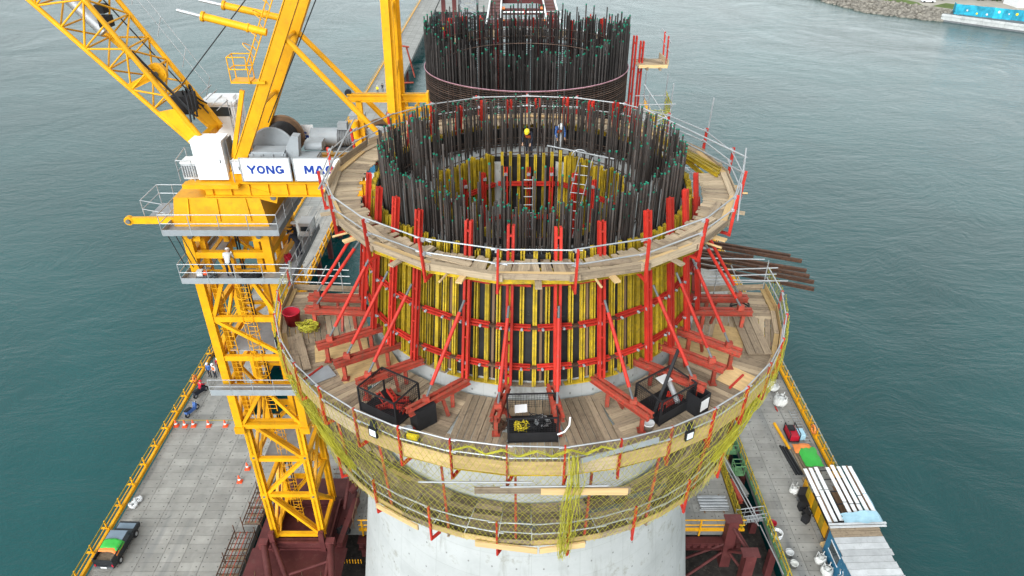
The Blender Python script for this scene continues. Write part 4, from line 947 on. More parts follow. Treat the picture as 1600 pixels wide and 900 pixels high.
slab('motor', t, (-3.55,-9.5,LZ+.2), (.4,.22,.22), 'cyel', R(-20)); slab('base', t, (-3.55,-9.5,LZ+.06), (.5,.3,.06), 'dgrey', R(-20)); rod('handle', t, (-3.75,-9.45,LZ+.36), (-3.3,-9.6,LZ+.38), .025, 'black')
def flood(label, ph, dz=.55):
    c = RP(ph, 11.12, LZ+dz, LX); t = thing('floodlight', label, 'floodlight', c, 'floodlights hung on the wide platform rail')
    n_ = radial(ph); t_ = Vector((math.cos(R(ph)), math.sin(R(ph)), 0)); u = Vector((0,0,1))
    bar('housing', t, c-u*.21, c+u*.21, .36, .09, 'black', n_); bar('lens', t, c-u*.15+n_*.05, c+u*.13+n_*.05, .27, .012, 'lens', n_)
    bar('bracket', t, c+u*.2-n_*.02, c+u*.5-n_*.1, .3, .02, 'black', n_)
flood('unlit floodlight on the left front rail below the left wire crate', -29.5); flood('unlit floodlight on the right front rail below the right wire crate', 28)
flood('unlit floodlight on the far left rail below the red tub', -66, .6)
tag(bar('aluminium_beam', None, RP(7.5, 11.15, 26.45, LX), RP(21.5, 11.12, 26.75, LX), .05, .2, 'galv'), 'long silver perforated beam tied along the front right rail', 'beam')
BARS = [(11.43,6.91,15.2,5.45),(11.34,6.53,15.63,4.89),(11.27,5.81,13.13,5.31),(11.18,5.45,15.52,3.88),(11.16,5.1,15.47,3.3),(11.13,4.55,15.5,2.73),(11.05,3.95,15.26,2.05)]
names = ['farthest','second farthest','short third','fourth','fifth','sixth','nearest']
for (x0, y0, x1, y1), nm in zip(BARS, names):
    d = Vector((x1-x0, y1-y0, 0)).normalized(); p = Vector((x0, y0, 25))-d*2.2; q = Vector((x1, y1, 25))
    t = thing('rusty_beam', '%s of the rusty steel beams jutting out to the right over the water' % nm, 'steel beam', p, 'rusty beams jutting out to the right')
    bar('web', t, p, q, .05, .16, 'dbrown'); 
    for s_ in (-1, 1): bar('flange', t, p+Vector((0,0,s_*.08)), q+Vector((0,0,s_*.08)), .15, .025, 'dbrown')
t = thing('support_frame', 'dark support frame carrying the jutting rusty beams', 'frame', (9.6, 5, 22))
chan('beam', t, (10.2,8.2,24.78), (9.2,2.6,24.78), .25, .22, 'dbrown'); chan('beam', t, (8.9,8.4,24.78), (8.2,4,24.78), .25, .22, 'dbrown')
for x, y in ((10.1,7.6),(9.35,3.4)): bar('leg', t, (x,y,24.66), (x-2.4,y*.8,21), .18, .18, 'rdull')

# ------------------------------------------------------------------ far pylon with its open cage
FC = dict(cx=1.0, cy=22.0)
def FP(ph, r, z): return RP(ph, r, z, 7.0/6.8, cx=1.0, cy=22.0, fy=6.45/6.8)
fp = thing('far_pylon', 'second concrete pylon shaft below the far rebar cage', 'pylon', (1, 22, 0))
b = MB(); b.lathe([(9.4,-4.5),(7.0,26.6),(4.4,26.6),(4.4,24),(.01,24)], (1,22,0), 64); b.build('shaft', M['shaft'], fp)
fc = thing('rebar_cage', 'far dense dark rebar cage wrapped in closely spaced hoops', 'rebar cage', (1, 22, 26))
def fh(ph):
    a = (ph+180) % 360-180
    return 7.2+.5*math.exp(-((a-75)/22)**2)+.1*math.exp(-((a+70)/30)**2)-.35*math.exp(-(a/60)**2)
rods = []
for k in range(150): ph = k*2.4+ranf(-.5,.5); rods.append((FP(ph, 6.74, 26.6), fh(ph)+random.choice((0,0,-.4,.25,-.8))+ranf(-.12,.12)))
for k in range(148): ph = k*2.43+ranf(-.5,.5); rods.append((FP(ph, 6.45, 26.6), fh(ph)-.5+random.choice((0,-.3,.2,-.9))+ranf(-.15,.15)))
for p, h in rods: rebar(fc, p, h, ranf(.042,.056), .006, 2)
b = MB()
for k in range(520):
    ph = ranf(-180,180); p = FP(ph, ranf(5.9,6.7), 26.6); h = fh(ph)*ranf(.72,.97); q = p+Vector((ranf(-.05,.05),0,h)); b.tube(p, q, .042, 5, 0)
    if k % 3 == 0: b.tube(q-Vector((0,0,.06)), q+Vector((0,0,.005)), .046, 5, 1)
tag(b.build('extra_rebar', [M['rebard'], M['cap']], fc), kind='stuff')
for k in range(31):
    z = 26.75+k*.14; b = MB(); b.path([FP(a, 6.84, z+ranf(-.012,.012)) for a in range(0, 360, 5)], .03, 5, closed=True); b.build('hoop', M['rebarb'], fc)
M['tape'] = mat('pink marker tape', (.42,.22,.26), .6)
b = MB(); b.path([FP(a, 6.88, 31.03) for a in range(0, 360, 5)], .035, 5, closed=True); b.build('marker_tape', M['tape'], fc)
for z in (31.6, 32.2): b = MB(); b.path([FP(a, 6.3, z) for a in range(100, 262, 5)], .03, 5); b.build('hoop', M['rebarb'], fc)
b = MB(); b.path([FP(a, 5.6, 31.2) for a in range(90, 272, 5)], .03, 5); b.build('hoop', M['rebarb'], fc)
# platform behind the far cage
bp = thing('rear_platform', 'timber platform behind the far rebar cage with red posts', 'work platform', (1, 30, 31.2))
for k in range(40):
    ph = 124+k*112/40; bar('plank', bp, FP(ph, 7.1, 31.25+ranf(-.01,.01)), FP(ph, 8.7, 31.25+ranf(-.01,.01)), .3, .05, 'wood' if k % 3 else 'cwhite')
for k in range(10):
    a0 = 124+k*11.2; bar('toe_board', bp, FP(a0, 8.75, 31.4), FP(a0+11, 8.75, 31.4), .05, .4, 'wood'); rod('guard_rail', bp, FP(a0-1, 8.8, 32.4), FP(a0+12, 8.8, 32.4+ranf(-.1,.1)), .045, 'galv')
    bar('rail_post', bp, FP(a0, 8.8, 31), FP(a0, 8.85, 32.7+ranf(0,.5)), .1, .12, 'red'); chan('strongback', bp, FP(a0+5, 7.15, 27), FP(a0+5, 7.1, 32.9+ranf(-.3,.4)), .4, .3, 'red', radial(a0+5))
    ibeam('joist', bp, FP(a0, 8.5, 31.05), FP(a0+11, 8.5, 31.05), .12, .25, 'fy')
for ph in (150,165,178,192,205): bar('concrete_block', bp, FP(ph-4, 7.9, 31.55), FP(ph+4, 7.9, 31.55), .6, .5, 'conc')
# red columns and timber stage to the right of the far cage
rp = thing('side_stage', 'small timber stage on twin red columns right of the far cage', 'work platform', (9, 22, 27))
for x in (8.45, 8.95): chan('column', rp, (x, 21.9, 25), (x, 21.9, 32.95 if x < 8.6 else 32.6), .3, .3, 'red')
for k in range(7): bar('plank', rp, (8.6, 21.2+k*.25, 31.1+ranf(0,.04)), (10.75, 21.35+k*.25, 31.1+ranf(0,.04)), .24, .06, 'wood')
bar('loose_plank', rp, (9.0, 22.6, 31.3), (10.4, 21.5, 31.25), .2, .05, 'woodd'); bar('toe_board', rp, (10.5, 23.3, 31.3), (10.75, 21.2, 31.3), .06, .4, 'wood'); bar('edge_board', rp, (8.7, 21.05, 31.1), (10.7, 21.05, 31.1), .06, .22, 'woodn')
for y in (21.6, 22.9): bar('rail_post', rp, (10.7, y, 31.1), (10.65, y, 33.0), .1, .1, 'red')
for z in (32.2, 32.85): rod('guard_rail', rp, (10.7, 20.8, z-.1), (10.65, 24, z+.1), .04, 'galv')
for x in (9.3, 10.2): bar('joist', rp, (x, 20.9, 30.95), (x, 23.2, 30.95), .14, .2, 'woodd')
st = thing('scaffold_tower', 'grey tube scaffold with torn net below the timber stage', 'scaffold', (9.9, 20, 25))
for x in (9.2, 10.7):
    for y in (18.6, 20.6): rod('upright', st, (x, y, 24), (x, y, 30.3+ranf(-.4,.6)), .045, 'galv')
for z in (25, 26.4, 27.8, 29.2):
    for y in (18.6, 20.6): rod('ledger', st, (8.6, y, z), (11.0, y, z+.05), .04, 'galv')
    for x in (9.2, 10.7): rod('ledger', st, (x, 18.2, z), (x, 21, z), .04, 'galv')
for p, q in (((8.0,18.4,29.0),(10.8,20.6,27.6)), ((8.2,18.3,27.4),(10.8,18.5,28.6)), ((8.0,17.8,26.8),(11.0,18.4,27.9)), ((9.0,20,30.2),(10.9,18,27.8)), ((10.6,18.2,27.2),(11.8,11.5,27.0)), ((10.4,18,26.6),(12,11,26.2)), ((9.8,17,26.4),(11.4,10.4,27.3)), ((8.8,16,26.9),(11.3,16.4,26.9)), ((8.6,13.4,26.7),(11.5,13.8,26.7)), ((11.0,17.6,25),(11.0,17.6,27.9)), ((11.5,13.2,24.6),(11.5,13.2,27.6)), ((10.2,9.6,26),(10.2,9.6,29)), ((8.8,12,26.3),(11.4,12.4,26.4))): rod('brace', st, p, q, .04, 'galv')
for q in ([(9.2,18.6,26.6),(10.7,18.6,26.6),(10.7,18.6,28.9),(9.2,18.6,28.9)], [(10.7,18.6,26.6),(10.7,20.6,26.6),(10.7,20.6,29.5),(10.7,18.6,29.5)], [(8.4,18,25),(9.4,18.2,25.2),(9.3,18.5,28.6),(8.6,18.2,28)]):
    net_panel('net', st, q, .14, .018, 'net', sag=.1, jit=.05)
for k in range(9): bar('plank', st, (9.2+k*.22, 11.2, 25.9), (8.6+k*.22, 17.6, 25.9+ranf(-.03,.03)), .2, .05, 'wood')
t = thing('red_beam', 'red channel beam slanting down beside the scaffold right of the cage', 'beam', (9, 18, 26)); chan('web', t, (8.9,19.5,27.4), (9.6,15.5,25.6), .3, .25, 'red')
# red rail frame left of the far cage
t = thing('tube_stand', 'bent red tube frame standing left of the far cage', 'frame', (-7.8, 22, 29))
for p, q in (((-8.4,21,31.9),(-8.0,21.3,29.9)), ((-8.0,21.3,29.9),(-6.9,21.4,29.9)), ((-7.3,22,32.2),(-6.8,21.6,30.2)), ((-7.6,21.8,32.3),(-7.1,21.9,32.2))): rod('tube', t, p, q, .06, 'rdull')
t = thing('yellow_rack', 'yellow tube rack beside the far cage behind the crane davit', 'rack', (-5.6, 13, 29))
for z in (29.6, 30.2, 30.8): 
    for y in (13, 14.4): bar('rail', t, (-7.2,y,z), (-5.0,y,z), .12, .12, 'cy')
for x in (-7.1,-6.4,-5.7,-5.1):
    for y in (13, 14.4): bar('post', t, (x,y,26), (x,y,31), .1, .1, 'cy')
    bar('tie', t, (x,13,30.82), (x,14.4,30.82), .1, .1, 'cy')
# access gantry and lattice mast behind the far cage
gt = thing('access_gantry', 'maroon twin girder gantry running off behind the far cage', 'gantry', (1, 45, 31))
for x in (-1.55, 3.5):
    bar('girder', gt, (x, 33, 31.0), (x, 66, 31.0), .95, .7, 'maroon')
    for dx in (-.55, .55): rod('side_tube', gt, (x+dx, 33, 31.5), (x+dx, 66, 31.5), .08, 'white')
    for k in range(20): bar('rib', gt, (x-.45, 33.5+k*1.6, 31.37), (x+.45, 33.5+k*1.6, 31.37), .1, .06, 'dbrown')
for k, y in enumerate((36, 41, 46.5, 52, 58)):
    bar('cross_beam', gt, (-1.1, y, 30.9), (3.05, y, 30.9), .5, .5, 'maroon'); slab('end_plate', gt, (-.9, y, 31.2), (.5,.8,.1), 'orange'); slab('end_plate', gt, (2.85, y, 31.2), (.5,.8,.1), 'orange')
rod('cross_tube', gt, (-1.2, 38.5, 31.3), (4.4, 38.6, 31.3), .08, 'white')
for x in (-1.5, 3.4):
    for y in (35, 60): bar('leg', gt, (x, y, -1), (x, y, 30.6), .6, .6, 'maroon')
lt = thing('lattice_mast', 'grey lattice mast standing left of the maroon gantry', 'mast', (-4, 44, 0))
for x in (-5.0, -3.3):
    for y in (42.4, 44): bar('leg', lt, (x, y, -1), (x, y, 36), .13, .13, 'dgrey')
for k in range(14):
    z = 24+k*.9
    for x in (-5.0,-3.3): bar('lacing', lt, (x,42.4,z), (x,44,z+.9), .06, .06, 'grey')
    for y in (42.4, 44): bar('lacing', lt, (-5,y,z), (-3.3,y,z+.9), .06, .06, 'grey'); bar('lacing', lt, (-3.3,y,z), (-5,y,z+.9), .06, .06, 'grey'); bar('strut', lt, (-5,y,z), (-3.3,y,z), .06, .06, 'grey')
ms = thing('girder_stack', 'stack of maroon girders on posts left of the lattice mast', 'frame', (-8, 48, 30))
for k in range(4): bar('girder', ms, (-9.2, 46+k*1.3, 32.3+.15*k), (-5.2, 46.4+k*1.3, 32.3+.15*k), .4, .5, 'maroon')
for x in (-6.9,-5.8): bar('post', ms, (x, 47, -1), (x, 47, 32), .4, .4, 'maroon')
for k in range(5): bar('tie', ms, (-9+k*.9, 45.9, 32.7), (-9+k*.9, 50.2, 33.15), .2, .2, 'dbrown')
tag(rod('boom', None, (16, 198, -3.9), (34, 186, -3.9), .35, 'cwhite'), 'thin pale floating boom on the water far behind the cage', 'boom')
# ================================================================== TOWER CRANE
CX, CY = -15.25, 7.0
cr = thing('tower_crane', 'yellow luffing tower crane standing left of the concrete pylon', 'crane', (CX, CY, 2))
def flat(name, parent, p, q, w, h, m='cy', up=None): return bar(name, parent, p, q, w, h, m, up)
def faces(hw, hy): return [((-hw,-hy),(hw,-hy)), ((hw,-hy),(hw,hy)), ((hw,hy),(-hw,hy)), ((-hw,hy),(-hw,-hy))]
# lower mast
hm = 1.68
for sx in (-1, 1):
    for sy in (-1, 1):
        x, y = CX+sx*hm, CY+sy*hm
        lg = ibeam('mast_leg', cr, (x, y, 2.0), (x, y, 13.3), .42, .40, 'cy', (0,1,0))
        for k in range(15): slab('leg_rib', lg, (x, y, 2.3+k*.75), (.40,.38,.035), 'cy')
        for z in (6.3, 10.0): slab('splice_plate', lg, (x, y+sy*.01, z), (.46,.46,.5), 'cy'); rod('pin', lg, (x, y-.26, z), (x, y+.26, z), .09, 'dgrey')
levels = [2.2, 6.3, 9.7, 13.0]
for (a, c) in faces(hm, hm):
    for i, z in enumerate(levels):
        A, B_ = Vector((CX+a[0], CY+a[1], z)), Vector((CX+c[0], CY+c[1], z)); d = (B_-A).normalized()*.2
        flat('mast_strut', cr, A+d, B_-d, .26, .30)
        if i < 3:
            z2 = levels[i+1]; A2, B2 = A.copy(), B_.copy()
            lo_, hi_ = (B_-d, A+d) if i % 2 == 0 else (A+d, B_-d)
            hi_ = hi_.copy(); hi_.z = z2-.1; lo_ = lo_.copy(); lo_.z = z+.1
            flat('mast_brace', cr, lo_, hi_, .20, .20)
            inn = (Vector((CX, CY, 0))-Vector(((A.x+B_.x)/2, (A.y+B_.y)/2, 0))).normalized()*.32; flat('mast_brace', cr, lo_+inn, hi_+inn, .10, .16)
# outer climbing cage
hc = 2.05; cl = [13.0, 16.2, 18.4, 21.2, 24.2]; KX = CX+.15
for sx in (-1, 1):
    for sy in (-1, 1):
        x, y = KX+sx*hc, CY+sy*hc
        lg = flat('cage_leg', cr, (x, y, 12.6), (x, y, 27.2), .46, .34, 'cy', (0,1,0))
        slab('leg_foot', lg, (x, y, 12.75), (.62,.52,.5), 'cy')
        for z in (24.0, 26.6): slab('gusset', lg, (x-sx*.25, y, z), (.8,.12,.8), 'cy'); rod('pin', lg, (x-sx*.25, y-.3, z), (x-sx*.25, y+.3, z), .14, 'dgrey')
for fi, (a, c) in enumerate(faces(hc, hc)):
    for i, z in enumerate(cl):
        A, B_ = Vector((KX+a[0], CY+a[1], z)), Vector((KX+c[0], CY+c[1], z)); d = (B_-A).normalized()*.22
        flat('cage_strut', cr, A+d, B_-d, .24, .34)
        if i < 4 and i != 1:
            mid = (A+B_)/2; z2 = cl[i+1]
            if i == 0:
                flat('cage_brace', cr, A+d+Vector((0,0,.15)), Vector((mid.x, mid.y, z2-.1)), .18, .2); flat('cage_brace', cr, B_-d+Vector((0,0,.15)), Vector((mid.x, mid.y, z2-.13)), .18, .2)
            elif i == 2:
                flat('cage_brace', cr, Vector((A.x, A.y, z2-.1))+d, Vector((B_.x, B_.y, z+.1))-d, .18, .2)
            else:
                flat('cage_brace', cr, Vector((mid.x, mid.y, z2-.1))-d*3, A+d+Vector((0,0,.1)), .2, .22); flat('cage_brace', cr, Vector((mid.x, mid.y, z2-.13))+d*3, B_-d+Vector((0,0,.1)), .2, .22)
    for z in (25.4, 26.9):
        A, B_ = Vector((KX+a[0], CY+a[1], z)), Vector((KX+c[0], CY+c[1], z)); d = (B_-A).normalized()*.22; flat('cage_strut', cr, A+d, B_-d, .3, .36)
# inner mast seen through the cage
for sx in (-1, 1):
    for sy in (-1, 1): flat('inner_leg', cr, (CX+sx*1.45, CY+sy*1.45, 13.3), (CX+sx*1.45, CY+sy*1.45, 27), .3, .3)
for z in (15.2, 17.5, 20, 22.6, 25):
    for (a, c) in faces(1.3, 1.45)[1:3]:
        flat('inner_strut', cr, (CX+a[0], CY+a[1], z), (CX+c[0], CY+c[1], z), .2, .2); flat('inner_brace', cr, (CX+a[0], CY+a[1], z), (CX+c[0], CY+c[1], z+2.2), .16, .16)
def cage_ladder(x, y, z0, z1, hoops):
    lad = rod('ladder', cr, (x-.27, y, z0), (x-.27, y, z1), .03, 'cy'); rod('stile', lad, (x+.27, y, z0), (x+.27, y, z1), .03, 'cy')
    z = z0+.2
    while z < z1: rod('rung', lad, (x-.27, y, z), (x+.27, y, z), .02, 'cy', 6); z += .33
    if hoops:
        z = z0+1.5
        while z < z1:
            b = MB(); b.path([(x+.4*math.cos(math.pi*(1+k/8)), y+.62*math.sin(math.pi*(1+k/8)), z) for k in range(9)], .022, 5); b.build('safety_hoop', M['cy'], lad); z += .8
        for k in (2, 4, 6): c = (x+.4*math.cos(math.pi*(1+k/8)), y+.62*math.sin(math.pi*(1+k/8))); rod('hoop_strap', lad, c+(z0+1.5,), c+(z1,), .016, 'cy', 5)
cage_ladder(-16.45, 5.2, 13.3, 24, False); cage_ladder(-14.95, 5.2, 14, 23.8, True); cage_ladder(-15.3, 6.3, 2.3, 12.8, True)
for dx, m_ in ((-.9,'black'),(-.75,'black'),(.7,'grey')): rod('conduit', cr, (CX+dx, 8.3, 2.2), (CX+dx, 8.3, 26), .05, m_, 6)
for z in (4.4, 8.1, 11.6): slab('mast_plate', cr, (-15.25, 8.75, z), (1.6, .08, .5), 'cy')
# walkways round the cage
def walkway(z, x0, x1, y0, y1, w=1.0, skip_back=False):
    wk = slab('walkway', cr, ((x0+x1)/2, y0+w/2, z), (x1-x0, w, .06), 'grat')
    slab('grating', wk, (x1-w/2, (y0+y1)/2+w/2, z+.002), (w, y1-y0-w, .06), 'grat'); slab('grating', wk, (x0+w/2, (y0+y1)/2+w/2, z+.002), (w, y1-y0-w, .06), 'grat')
    bar('edge_plate', wk, (x0, y0, z+.08), (x1, y0, z+.08), .03, .34, 'grey'); bar('edge_plate', wk, (x1, y0, z+.08), (x1, y1, z+.08), .03, .34, 'dgrey'); bar('edge_plate', wk, (x0, y0, z+.08), (x0, y1, z+.08), .03, .34, 'grey')
    for zz in (.6, 1.1):
        rod('hand_rail', wk, (x0, y0, z+zz), (x1, y0, z+zz), .026, 'galv', 6); rod('hand_rail', wk, (x1, y0, z+zz), (x1, y1, z+zz), .026, 'galv', 6); rod('hand_rail', wk, (x0, y0, z+zz), (x0, y1, z+zz), .026, 'galv', 6)
    x = x0
    while x <= x1+.01: rod('rail_post', wk, (x, y0, z), (x, y0, z+1.1), .026, 'galv', 6); x += (x1-x0)/4
    y = y0+1.4
    while y <= y1: rod('rail_post', wk, (x1, y, z), (x1, y, z+1.1), .026, 'galv', 6); rod('rail_post', wk, (x0, y, z), (x0, y, z+1.1), .026, 'galv', 6); y += 1.4
    return wk
w1 = walkway(27.15, -17.85, -11.9, 3.9, 9.6, .95); w2 = walkway(24.3, -17.55, -11.7, 3.85, 10.2, 1.0); 
# left bracket deck of the upper walkway and the hook arm
wl_ = slab('side_deck', cr, (-18.65, 6.5, 27.18), (1.5, 2.0, .06), 'grat')
for zz in (.6, 1.1):
    rod('hand_rail', wl_, (-19.4,5.5,27.2+zz), (-19.4,7.5,27.2+zz), .026, 'galv', 6); rod('hand_rail', wl_, (-19.4,7.5,27.2+zz), (-17.9,7.5,27.2+zz), .026, 'galv', 6); rod('hand_rail', wl_, (-19.4,5.5,27.2+zz), (-18.0,5.0,27.2+zz), .026, 'galv', 6)
for x, y in ((-19.4,5.5),(-19.4,7.5),(-18.6,7.5)): rod('rail_post', wl_, (x,y,27.2), (x,y,28.3), .026, 'galv', 6)
arm = flat('hook_arm', cr, (-20.0, 5.2, 27.3), (-17.3, 5.2, 27.3), .2, .34); b = MB(); b.tube((-20.1,5.08,27.3), (-20.1,5.32,27.3), .24, 14); b.build('arm_end', M['cy'], arm); rod('pulley', arm, (-20.1,4.98,27.3), (-20.1,5.42,27.3), .12, 'dgrey')
for x in (-17.5,-17.1,-16.8): rod('chain', cr, (x-.4,4.4,26.9), (x+.1,4.4,24.9), .025, 'rope', 5)
w3 = slab('walkway', cr, (-15.1, 4.0, 16.75), (5.0, .9, .06), 'grat'); bar('edge_plate', w3, (-17.6,3.55,16.9), (-12.6,3.55,16.9), .03, .42, 'grey')
for zz in (.6, 1.1): rod('hand_rail', w3, (-17.6,3.55,16.75+zz), (-12.6,3.55,16.75+zz), .024, 'galv', 6)
for k in range(5): rod('rail_post', w3, (-17.6+k*1.25,3.55,16.7), (-17.6+k*1.25,3.55,17.85), .024, 'galv', 6)
slab('landing', cr, (-15.0, 6.9, 9.55), (2.9, 2.9, .06), 'grat'); slab('landing', cr, (-15.0, 6.9, 18.7), (3.3, 3.3, .06), 'grat'); slab('landing', cr, (-12.6, 6.5, 13.6), (.9, 2.2, .06), 'grat')
# turntable block and slewing ring
b = MB(); vs = []
for (hx, hy, z) in ((2.5, 2.3, 26.9), (2.42, 2.26, 27.5), (2.2, 2.12, 28.75)):
    for sx, sy in ((-1,-1),(1,-1),(1,1),(-1,1)): vs.append((KX+sx*hx, CY+sy*hy, z))
b.add(vs, [(0,1,5,4),(1,2,6,5),(2,3,7,6),(3,0,4,7),(4,5,9,8),(5,6,10,9),(6,7,11,10),(7,4,8,11),(8,9,10,11),(3,2,1,0)]); tb = b.build('turntable_block', M['cy'], cr)
for sx in (-1.6, 0, 1.6): bar('stiffener', tb, (KX+sx, CY-2.29, 27.5), (KX+sx*.92, CY-2.15, 28.7), .06, .1, 'cy')
b = MB(); b.lathe([(1.55,28.75),(1.55,28.9),(1.42,28.9),(1.42,28.98),(1.6,28.98),(1.6,29.12),(0.1,29.12)], (KX, CY, 0), 40); b.build('slewing_ring', M['cy'], cr)
for k in range(24): a = k*math.pi/12; slab('ring_bolt', cr, (KX+1.5*math.cos(a), CY+1.5*math.sin(a), 28.94), (.06,.06,.1), 'dgrey')
# machinery deck
md = flat('machinery_deck', cr, (-16.3, 6.9, 29.5), (-4.2, 6.9, 29.5), 4.0, .12)
for y in (5.0, 8.8):
    flat('deck_girder', md, (-15.6, y, 29.15), (-4.3, y, 29.15), .12, .62)
    flat('girder_flange', md, (-15.6, y-.05, 28.86), (-4.3, y-.05, 28.86), .34, .06); flat('girder_flange', md, (-16.4, y-.05, 29.58), (-4.3, y-.05, 29.58), .34, .06)
x = -15.2
while x < -4.5: flat('web_stiffener', md, (x, 4.9, 28.9), (x, 4.9, 29.5), .05, .14); x += .95
flat('cab_bracket', md, (-16.5, 4.75, 29.5), (-13.7, 4.75, 29.5), .5, .22); flat('girder_knee', md, (-13.5,4.95,29.1), (-12.0,4.95,28.65), .1, .5); rod('pin', md, (-12.2,4.85,28.75), (-12.2,5.05,28.75), .15, 'dgrey')
def cabinet(name, c, d, m='white', parent=cr, door=True):
    o = slab(name, parent, c, d, m)
    if door:
        slab('roof_sheet', o, (c[0], c[1], c[2]+d[2]/2+.025), (d[0]+.08, d[1]+.08, .05), m)
        slab('door', o, (c[0]+d[0]*.0, c[1]-d[1]/2-.012, c[2]-.03), (d[0]*.88, .02, d[2]*.86), m)
        slab('handle', o, (c[0]+d[0]*.36, c[1]-d[1]/2-.04, c[2]), (.03,.04,.2), 'dgrey')
    return o
c_ = cabinet('electric_cabinet', (-15.0, 5.4, 30.72), (1.5, 1.0, 2.0)); bar('side_hatch', c_, (-14.06, 5.1, 30.9), (-14.06, 5.8, 30.9), .03, 1.7, 'dgrey')
for k in range(4): bar('louvre', c_, (-14.04,5.15,30.4+k*.12), (-14.04,5.75,30.4+k*.12), .02, .05, 'grey')
h_ = slab('air_unit', cr, (-16.25, 5.6, 30.05), (.8,.8,.85), 'sheet'); slab('top_cover', h_, (-16.25,5.6,30.5), (.86,.86,.06), 'white')
for k in range(6): bar('louvre', h_, (-16.55+k*.12,5.18,29.75), (-16.55+k*.12,5.18,30.35), .04, .03, 'dgrey')
for k in range(5): bar('louvre', h_, (-16.63,5.19,29.8+k*.13), (-15.87,5.19,29.8+k*.13), .02, .03, 'galv')
for p, q in (((-16.75,5.0,29.6),(-16.75,5.0,30.7)), ((-16.75,6.3,29.6),(-16.75,6.3,30.9)), ((-16.75,5.0,30.7),(-16.0,5.0,30.7)), ((-16.75,5.0,30.7),(-16.75,6.3,30.9)), ((-16.75,5.0,30.15),(-16.75,6.3,30.2)), ((-16.0,5.0,29.6),(-16.0,5.0,30.7))): rod('hand_rail', cr, p, q, .028, 'galv', 6)
sw = cabinet('switch_box', (-13.75, 5.15, 30.35), (.4,.5,.6))
for p, q in (((-13.95,4.85,29.6),(-13.95,4.85,30.8)), ((-13.95,4.85,30.75),(-13.5,4.85,30.75)), ((-13.95,4.85,30.2),(-13.5,4.85,30.2))): rod('hand_rail', cr, p, q, .028, 'galv', 6)
GLYPH = dict(   # bold capitals as strokes in a 1 x 1 box
 Y=[((.02,1),(.5,.45)),((.98,1),(.5,.45)),((.5,.5),(.5,0))], N=[((.12,0),(.12,1)),((.14,.98),(.86,.02)),((.88,0),(.88,1))],
 M=[((.1,0),(.1,1)),((.14,.98),(.5,.2)),((.86,.98),(.5,.2)),((.9,0),(.9,1))], A=[((.06,0),(.47,.98)),((.94,0),(.53,.98)),((.25,.3),(.75,.3))],
 O=[((.5+.39*math.cos(a*math.pi/8), .5+.4*math.sin(a*math.pi/8)), (.5+.39*math.cos((a+1.15)*math.pi/8), .5+.4*math.sin((a+1.15)*math.pi/8))) for a in range(16)],
 G=[((.5+.39*math.cos(a*math.pi/8), .5+.4*math.sin(a*math.pi/8)), (.5+.39*math.cos((a+1.15)*math.pi/8), .5+.4*math.sin((a+1.15)*math.pi/8))) for a in range(2, 15)]+[((.9,.1),(.9,.5)),((.55,.46),(.98,.46))])
def lettering(text, parent, loc, h, w, gap):
    x = loc[0]-(len(text)*w+(len(text)-1)*gap)/2
    for ch in text:
        b = MB()
        for k, (p, q) in enumerate(GLYPH[ch]):
            y = loc[1]-.0006*(k % 5); b.bar((x+p[0]*w, y, loc[2]+(p[1]-.5)*h), (x+q[0]*w, y, loc[2]+(q[1]-.5)*h), .006, .235*h, (0,.001,1) if abs(p[0]-q[0]) > .02 else (1,0,0))
        b.build('letter', M['blue'], parent); x += w+gap
for xc, tx, w in ((-12.25, 'YONG', 2.38), (-9.62, 'MAO', 2.38)):
    s_ = bar('sign_panel', cr, (xc-w/2, 4.78, 30.32), (xc+w/2, 4.78, 30.32), .04, 1.15, 'white')
    lettering(tx, s_, (xc if tx == 'YONG' else xc+.05, 4.752, 30.32), .44, .40 if tx == 'YONG' else .46, .06)
    for dx in (-w/2-.04, w/2+.04): bar('sign_frame', s_, (xc+dx, 4.78, 29.7), (xc+dx, 4.78, 30.95), .05, .05, 'galv')
    bar('sign_frame', s_, (xc-w/2, 4.779, 29.72), (xc+w/2, 4.779, 29.72), .05, .04, 'galv'); bar('sign_frame', s_, (xc-w/2, 4.779, 30.92), (xc+w/2, 4.779, 30.92), .05, .04, 'galv')
s_ = bar('sign_panel', cr, (-13.2, 9.0, 30.6), (-10.8, 9.0, 30.6), .04, 1.1, 'white'); lettering('YONG', s_, (-12.0, 8.972, 30.55), .44, .40, .06)
# hoist machinery
def drum(c, r, L, m_f, m_b):
    c = Vector(c); o = None; b = MB(); b.tube(c-Vector((0,L/2,0)), c+Vector((0,L/2,0)), r*.72, 24); o = b.build('rope_drum', M[m_b], cr)
    for k in range(14): b = MB(); y = c.y-L/2+.1+k*(L-.2)/13; b.path([(c.x+(r*.74)*math.cos(a*math.pi/12), y, c.z+(r*.74)*math.sin(a*math.pi/12)) for a in range(24)], .03, 4, closed=True); b.build('rope_turn', M['rope'], o)
    for s_ in (-1, 1):
        b = MB(); y = c.y+s_*L/2; b.tube((c.x, y-.05, c.z), (c.x, y+.05, c.z), r, 32); b.build('flange', M[m_f if s_ > 0 else 'grey'], o)
        b = MB(); b.path([(c.x+r*math.cos(a*math.pi/16), y, c.z+r*math.sin(a*math.pi/16)) for a in range(32)], .07, 5, closed=True); b.build('flange_rim', M['brown' if s_ > 0 else 'grey'], o)
        b = MB(); b.tube((c.x, y-.12, c.z), (c.x, y+.12, c.z), .16, 14); b.build('hub', M['dgrey'], o)
    return o
drum((-12.3, 7.6, 30.75), 1.05, 1.9, 'brown', 'dbrown'); drum((-7.0, 8.0, 30.6), 1.0, 1.2, 'brown', 'dgrey')
